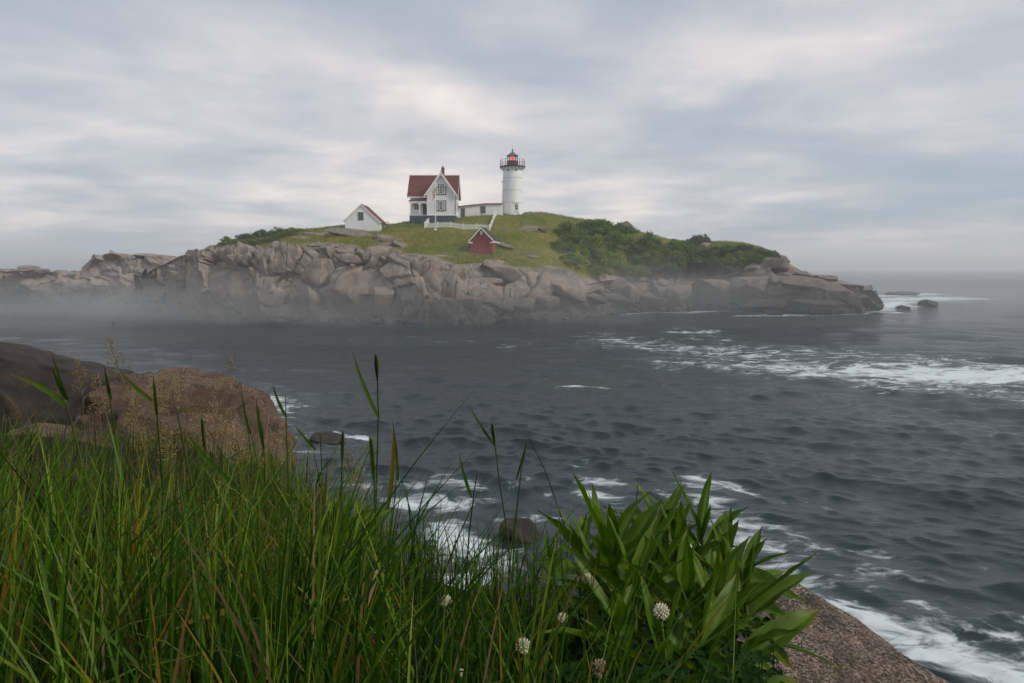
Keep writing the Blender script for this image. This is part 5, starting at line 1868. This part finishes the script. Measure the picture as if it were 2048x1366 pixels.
stalk('grass_stalk', [(984, 846), (990, 890), (1000, 970), (1014, 1060)], 1.5, 0.0024, 'slender green stalk in the middle leaning left with a long leaf', [((990, 893), (936, 808), 0.006, LG_, -0.006)], head='spike')
stalk('grass_stalk', [(955, 945), (948, 985), (938, 1070)], 1.5, 0.0024, 'short stalk with a raised leaf left of the leaning middle stalk', [((943, 995), (918, 905), 0.0075, GN, -0.006)])
stalk('grass_stalk', [(1054, 880), (1042, 945), (1030, 1060)], 1.5, 0.0022, 'thin yellow green stalk beside the dark bare stem', [((1032, 960), (1054, 878), 0.0045, LG_, 0.002)])
stalk('bare_stem', [(1058, 876), (1090, 940), (1125, 1040), (1165, 1150)], 1.35, 0.0016, 'dark brown bare stem leaning over the broad leaved plants', mname='stalk_brown', group='bare stems', cat='dry stem')
stalk('bare_stem', [(1276, 966), (1272, 1010), (1274, 1070)], 1.35, 0.0014, 'short dark bare stem sticking up between the broad leaved plants', mname='stalk_brown', group='bare stems', cat='dry stem')
stalk('grass_stalk', [(20, 860), (60, 960), (90, 1080)], 1.3, 0.0024, 'wide grass leaf arching at the far left above the grass', [((132, 812), (18, 748), 0.011, LG_, 0.02)])
stalk('grass_stalk', [(130, 800), (150, 870), (180, 1000)], 1.35, 0.0030, 'stout stalk at the left with leaves spread both ways', [((135, 800), (104, 735), 0.009, GN, -0.004), ((133, 795), (103, 702), 0.006, GN, -0.004)])
stalk('grass_stalk', [(212, 742), (225, 830), (245, 960)], 1.5, 0.0026, 'tall green stalk in front of the dark ledge', [((222, 800), (208, 730), 0.008, GN, 0.0), ((305, 802), (240, 745), 0.009, LG_, -0.012)])
stalk('grass_stalk', [(310, 765), (316, 850), (325, 960)], 1.45, 0.0030, 'upright green stalk in front of the middle of the boulder', [((314, 830), (306, 748), 0.007, GN, 0.0)])
stalk('grass_stalk', [(352, 812), (366, 880), (385, 980)], 1.45, 0.0030, 'dark green stalk leaning left in front of the boulder', [((480, 980), (372, 862), 0.010, GN, -0.03)])
stalk('grass_stalk', [(404, 835), (410, 900), (412, 1000)], 1.5, 0.0026, 'short dark stalk in front of the lit face of the boulder', head='spike')
stalk('bent_blade', [(470, 1200), (520, 1260)], 0.95, 0.0018, 'withered yellowish blade bent over near the bottom', [((500, 1215), (345, 1262), 0.009, YL, -0.02)], cat='grass blade', group='withered blades low in the grass')
stalk('bent_blade', [(250, 1080), (245, 1150)], 1.1, 0.0018, 'pale folded dead blade low in the grass at the left', [((300, 1010), (265, 1080), 0.006, YL, 0.0)], cat='grass blade', group='withered blades low in the grass')
stalk('bent_blade', [(740, 1150), (735, 1220)], 1.1, 0.0018, 'pinkish dry blade curling in the middle of the grass', [((755, 1140), (735, 1215), 0.007, [(0, (0.3, 0.19, 0.11)), (1, (0.22, 0.13, 0.07))], 0.0), ((712, 1190), (672, 1206), 0.005, [(0, (0.3, 0.19, 0.11)), (1, (0.22, 0.13, 0.07))], 0.01)], cat='grass blade', group='withered blades low in the grass')

# ------------------------------------------------------------------ broad-leaved plants
LEAF = []
for k in range(7):
    gg = np.random.default_rng(60 + k)
    nt_, nsd = 12, 6
    curl = [0.10, 0.20, 0.36, 0.52, -0.05, 0.28, 0.44][k]
    wmax = [0.074, 0.080, 0.09, 0.078, 0.068, 0.094, 0.084][k]
    V, F = [], []
    for i in range(nt_ + 1):
        t = i / nt_
        w_ = wmax * (math.sin(math.pi * min(1, t ** 0.78)) ** 0.85 if 0 < t < 1 else 0) + (0.012 if t < 0.9 else 0.002)
        for j in range(nsd + 1):
            s = j / nsd * 2 - 1
            zz_ = -curl * t * t + 0.42 * w_ * abs(s) ** 1.3 + 0.010 * math.sin(t * 17 + k + s * 2) * abs(s) + (0.006 if j == nsd // 2 else 0) * -1
            V.append((t * (1 - 0.25 * curl * t), s * w_ + (0.05 * math.sin(2.6 * t + k * 1.7) - 0.05 * math.sin(k * 1.7)), zz_ + 0.10 * curl * t + 0.35 * s * w_ * math.sin(t * 2.2 + k)))
    for i in range(nt_):
        for j in range(nsd):
            b = i * (nsd + 1) + j
            F.append((b, b + 1, b + nsd + 2, b + nsd + 1))
    me = mesh_np('leaf', np.array(V), np.array(F), MATS['broad_leaf'])
    V = np.array(V)
    T_ = np.repeat(np.linspace(0, 1, nt_ + 1), nsd + 1)
    S_l = np.abs(np.tile(np.linspace(-1, 1, nsd + 1), nt_ + 1))
    C = np.array([[0.078, 0.155, 0.007]]) * (0.75 + 0.35 * gg.random((len(V), 1)))
    C = np.where((S_l < 0.05)[:, None], np.array([[0.135, 0.215, 0.030]]), C)
    C = np.where((S_l > 0.95)[:, None], C * np.array([[1.25, 1.0, 0.9]]), C)
    ty = np.clip((T_ - (0.80 + 0.12 * gg.random())) * 6, 0, 1)[:, None] * (0.9 if k % 2 else 0.4)
    C = C * (1 - ty) + np.array([[0.22, 0.13, 0.03]]) * ty
    at_ = me.attributes.new('tint', 'FLOAT_COLOR', 'POINT')
    at_.data.foreach_set('color', np.concatenate([C, np.ones((len(C), 1))], 1).astype(np.float32).ravel())
    LEAF.append(me)

PLANTS = [  # px, py of the tip of the stem, distance, leaves, size, label
    (1222, 1100, 1.12, 17, 1.12, 'largest broad leaved plant, its rosette nearest the bare stem'),
    (1160, 1085, 1.34, 13, 0.85, 'broad leaved plant at the left end of the leafy clump'),
    (1104, 1122, 1.42, 9, 0.62, 'small broad leaved plant between the grass and the leafy clump'),
    (1315, 1065, 1.34, 15, 1.00, 'broad leaved plant with tall upright leaves in the middle of the clump'),
    (1402, 1062, 1.30, 14, 1.05, 'broad leaved plant with the topmost pointed leaf against the foam'),
    (1272, 1165, 1.05, 13, 0.95, 'low broad leaved plant in the middle front of the clump'),
    (1365, 1180, 1.06, 13, 1.00, 'broad leaved plant spreading a long level leaf over the dark gap'),
    (1452, 1130, 1.22, 14, 1.00, 'broad leaved plant behind the right side of the clump'),
    (1488, 1165, 1.14, 13, 0.95, 'rightmost broad leaved plant with leaves reaching over the surf'),
    (1455, 1270, 1.02, 14, 1.08, 'broad leaved plant drooping onto the pink boulder'),
    (1400, 1290, 0.95, 11, 1.05, 'dark broad leaved plant low at the bottom of the clump'),
    (1240, 1230, 0.98, 8, 0.85, 'shaded broad leaved plant behind the clover flowers'),
    (1300, 1120, 1.20, 13, 1.0, 'broad leaved plant filling the centre of the clump behind the low one'),
    (1355, 1100, 1.26, 13, 1.0, 'broad leaved plant between the two tall upright ones'),
    (1195, 1140, 1.20, 12, 0.95, 'broad leaved plant just left of the largest rosette'),
    (1425, 1200, 1.10, 13, 1.05, 'broad leaved plant in the middle of the right half of the clump'),
    (1330, 1310, 0.92, 10, 0.95, 'deeply shaded broad leaved plant at the very bottom below the large clover flower'),
    (668, 1040, 1.75, 12, 1.05, 'broad leaved plant standing in the grass below the small white wave'),
    (728, 1085, 1.70, 11, 0.95, 'second broad leaved plant in the grass right of its neighbour'),
]
for pi, (px, py, Y, nl_, sz, lb) in enumerate(PLANTS):
    nl_ = int(nl_ * 1.45)
    sz = sz * 0.90
    gg = random.Random(500 + pi)
    top = W(px, py, Y)
    bx0, by0 = top.x + gg.uniform(-0.03, 0.03), top.y + gg.uniform(-0.02, 0.02)
    gb = float(G([bx0], [by0])[0])
    gb = min(gb, top.z - 0.10)
    base = Vector((bx0, by0, gb))
    root = empty('broad_leaved_plant', base, lb, 'plant', 'broad leaved plants on the bank')
    axis = top - base
    MB().tube([base - Vector((0, 0, 0.02)), base + axis * 0.5 + Vector((0.01, 0, 0)), top], [0.0045, 0.0038, 0.002], 6).build('stem', MATS['stalk_green'], root, smooth=True)
    span = min(axis.length, 0.17 * sz)
    for i in range(nl_):
        f = i / (nl_ - 1)                 # 0 top ... 1 lowest leaf
        a = i * 2.4 + gg.uniform(-0.3, 0.3)
        el = R(74 - 76 * f ** 0.9 + gg.uniform(-9, 9))
        L = sz * 0.95 * (0.080 + 0.108 * math.sin(math.pi * min(1, 0.12 + f * 0.75))) * gg.uniform(0.72, 1.18)
        k = gg.choice([0, 4, 0, 1]) if f < 0.35 else gg.choice([1, 2, 3, 5, 6])
        o = link('leaf', LEAF[k], root)
        o.location = axis - axis.normalized() * (span * f) * 1.0
        o.rotation_euler = (gg.uniform(-0.35, 0.35), -el, a)
        o.scale = (L, L * gg.uniform(0.8, 1.2), L * gg.uniform(0.8, 1.3))

# ------------------------------------------------------------------ clover
def clover_flower(px, py, Y, dia_px, label, fading=False, seed=0):
    c = W(px, py, Y)
    r = dia_px * Y / FOC / 2
    gb = min(float(G([c.x], [c.y])[0]), c.z - 0.05)
    base = Vector((c.x + 0.01, c.y + 0.015, gb))
    root = empty('clover_flower', base, label, 'flower', 'white clover flowers low in the grass')
    MB().tube([base, base.lerp(c, 0.6) + Vector((0.008, 0, 0)), c - Vector((0, 0, r * 0.8))], [0.0013, 0.0012, 0.001], 6).build('stem', MATS['stalk_green'], root, smooth=True)
    gg = random.Random(seed)
    m = MB()
    nf = 62
    for i in range(nf):
        zf = 1 - 2 * (i + 0.5) / nf
        a = i * 2.39996
        rr_ = math.sqrt(1 - zf * zf)
        d = Vector((rr_ * math.cos(a), rr_ * math.sin(a), zf))
        up = Vector((0, 0, 1))
        d2 = (d + up * (0.55 if not fading else (-0.9 if zf < 0.2 else 0.5))).normalized()
        l = r * gg.uniform(0.50, 0.66)
        w_ = r * 0.19
        b = c + d * r * 0.46
        s = d2.orthogonal().normalized() * w_
        s2 = d2.cross(s).normalized() * w_ * 0.8
        k = len(m.v)
        m.v += [b, b + d2 * l * 0.5 + s, b + d2 * l * 0.5 + s2, b + d2 * l * 0.5 - s, b + d2 * l * 0.5 - s2, b + d2 * l + s * 0.3]
        m.f += [[k, k + 1 + q_, k + 1 + (q_ + 1) % 4] for q_ in range(4)] + [[k + 5, k + 1 + (q_ + 1) % 4, k + 1 + q_] for q_ in range(4)]
    m.lathe(c, [(r * 0.1, -r * 0.45), (r * 0.45, -r * 0.2), (r * 0.5, 0.1 * r), (r * 0.3, r * 0.4)], 10)
    m.build('flower_head', MATS['floret_fading' if fading else 'floret'], root)
    return root


clover_flower(1046, 1292, 0.86, 34, 'large white clover flower nearest the middle of the bottom edge', seed=1)
clover_flower(1323, 1223, 0.86, 34, 'large white clover flower in front of the dark broad leaves', seed=2)
clover_flower(1200, 1338, 0.84, 38, 'fading pinkish clover flower at the bottom edge', True, seed=3)
clover_flower(1174, 1157, 1.0, 22, 'small white clover flower highest among the leaves', seed=4)
clover_flower(1126, 1236, 0.98, 22, 'small white clover flower between the two large ones', seed=5)
clover_flower(893, 1203, 1.0, 26, 'white clover flower standing in the grass left of the others', seed=6)
clover_flower(922, 1345, 0.86, 16, 'tiny white clover bud close to the bottom edge', seed=7)


def clover_leaves():
    g = np.random.default_rng(31)
    n = 260
    px = g.uniform(880, 1560, n)
    py = g.uniform(1225, 1400, n)
    Y = g.uniform(0.80, 1.25, n)
    V, F = [], []
    for i in range(n):
        c = W(px[i], py[i], Y[i])
        gr = float(G([c.x], [c.y])[0])
        c.z = min(max(c.z, gr + 0.02), gr + 0.20)
        b0 = Vector((c.x + 0.01, c.y + 0.02, gr))
        k = len(V)
        sd = Vector((0.0006, 0, 0))
        V += [b0 - sd, b0 + sd, c + sd, c - sd]
        F.append([k, k + 1, k + 2, k + 3])
        a0 = g.uniform(0, 6.28)
        tilt = Vector((g.normal() * 0.3, -0.35 + g.normal() * 0.25, 1)).normalized()
        u_ = tilt.orthogonal().normalized()
        v_ = tilt.cross(u_)
        s = g.uniform(0.009, 0.016)
        for q_ in range(3):
            a = a0 + q_ * 2.094
            d = u_ * math.cos(a) + v_ * math.sin(a)
            e = tilt.cross(d)
            k = len(V)
            V += [c, c + (d * 0.55 + e * 0.42 + tilt * 0.12) * s, c + (d * 0.95 + e * 0.40 + tilt * 0.10) * s, c + d * s * 1.08, c + (d * 0.95 - e * 0.40 + tilt * 0.10) * s, c + (d * 0.55 - e * 0.42 + tilt * 0.12) * s]
            F += [[k, k + 1, k + 2, k + 3], [k, k + 3, k + 4, k + 5]]
    me = mesh_np('clover_leaves', V, F, MATS['clover_leaf'], False)
    tag(link('clover_leaves', me), 'dark green clover leaves carpeting the ground under the flowers', 'clover', kind='stuff')


clover_leaves()

# ------------------------------------------------------------------ air
hz_m = MB().box(-7200, 7200, -60, 7400, -3.0, 40.0)
haze = hz_m.build('haze', MATS['haze_air'])
tag(haze, 'thin sea haze filling the air', 'haze', kind='stuff')


def mist(px, py, Y, w_, h_, dep, m='mist_air', label='low bank of pale sea mist lying on the water before the island'):
    c = W(px, py, Y)
    k = Y / FOC
    V, F = ico(4)
    V = V * np.array([w_ * k / 2, dep / 2, h_ * k / 2])
    V = V + np.stack([vnoise(V, 0.11, int(px) % 17 + 1), vnoise(V, 0.11, 5), vnoise(V * (1, 1, 0.4), 0.10, int(px) % 13 + 2)], 1) * np.array([[4.0, 2.5, 1.5]])
    me = mesh_np('mist', V, F, MATS[m])
    tag(link('mist', me, None, c), label, 'mist', kind='stuff')


mist(120, 606, 122, 1100, 104, 36, 'mist_faint')
mist(40, 612, 116, 860, 74, 40, 'mist_faint')
mist(120, 628, 92, 1000, 64, 40, 'mist_faint', 'faint veil of mist over the water near the ridge')
mist(900, 605, 78, 3000, 110, 56, 'mist_faint', 'faint veil of mist over the channel')
mist(1750, 585, 150, 1300, 100, 60, 'mist_faint', 'faint veil of mist over the water off the point')
mist(1400, 595, 112, 700, 80, 12, 'mist_faint', 'thin mist drifting along the foot of the point')
mist(300, 620, 112, 700, 60, 20, 'mist_thin')
mist(520, 628, 97, 760, 90, 16)
mist(900, 634, 92, 820, 70, 14)
mist(1290, 590, 112, 520, 110, 16, 'mist_thin')
mist(1400, 560, 118, 560, 90, 10, 'mist_thin')
mist(700, 590, 98, 1300, 140, 22, 'mist_thin')
mist(250, 580, 138, 900, 110, 24, 'mist_faint')
mist(1050, 525, 106, 640, 80, 10, 'mist_thin')
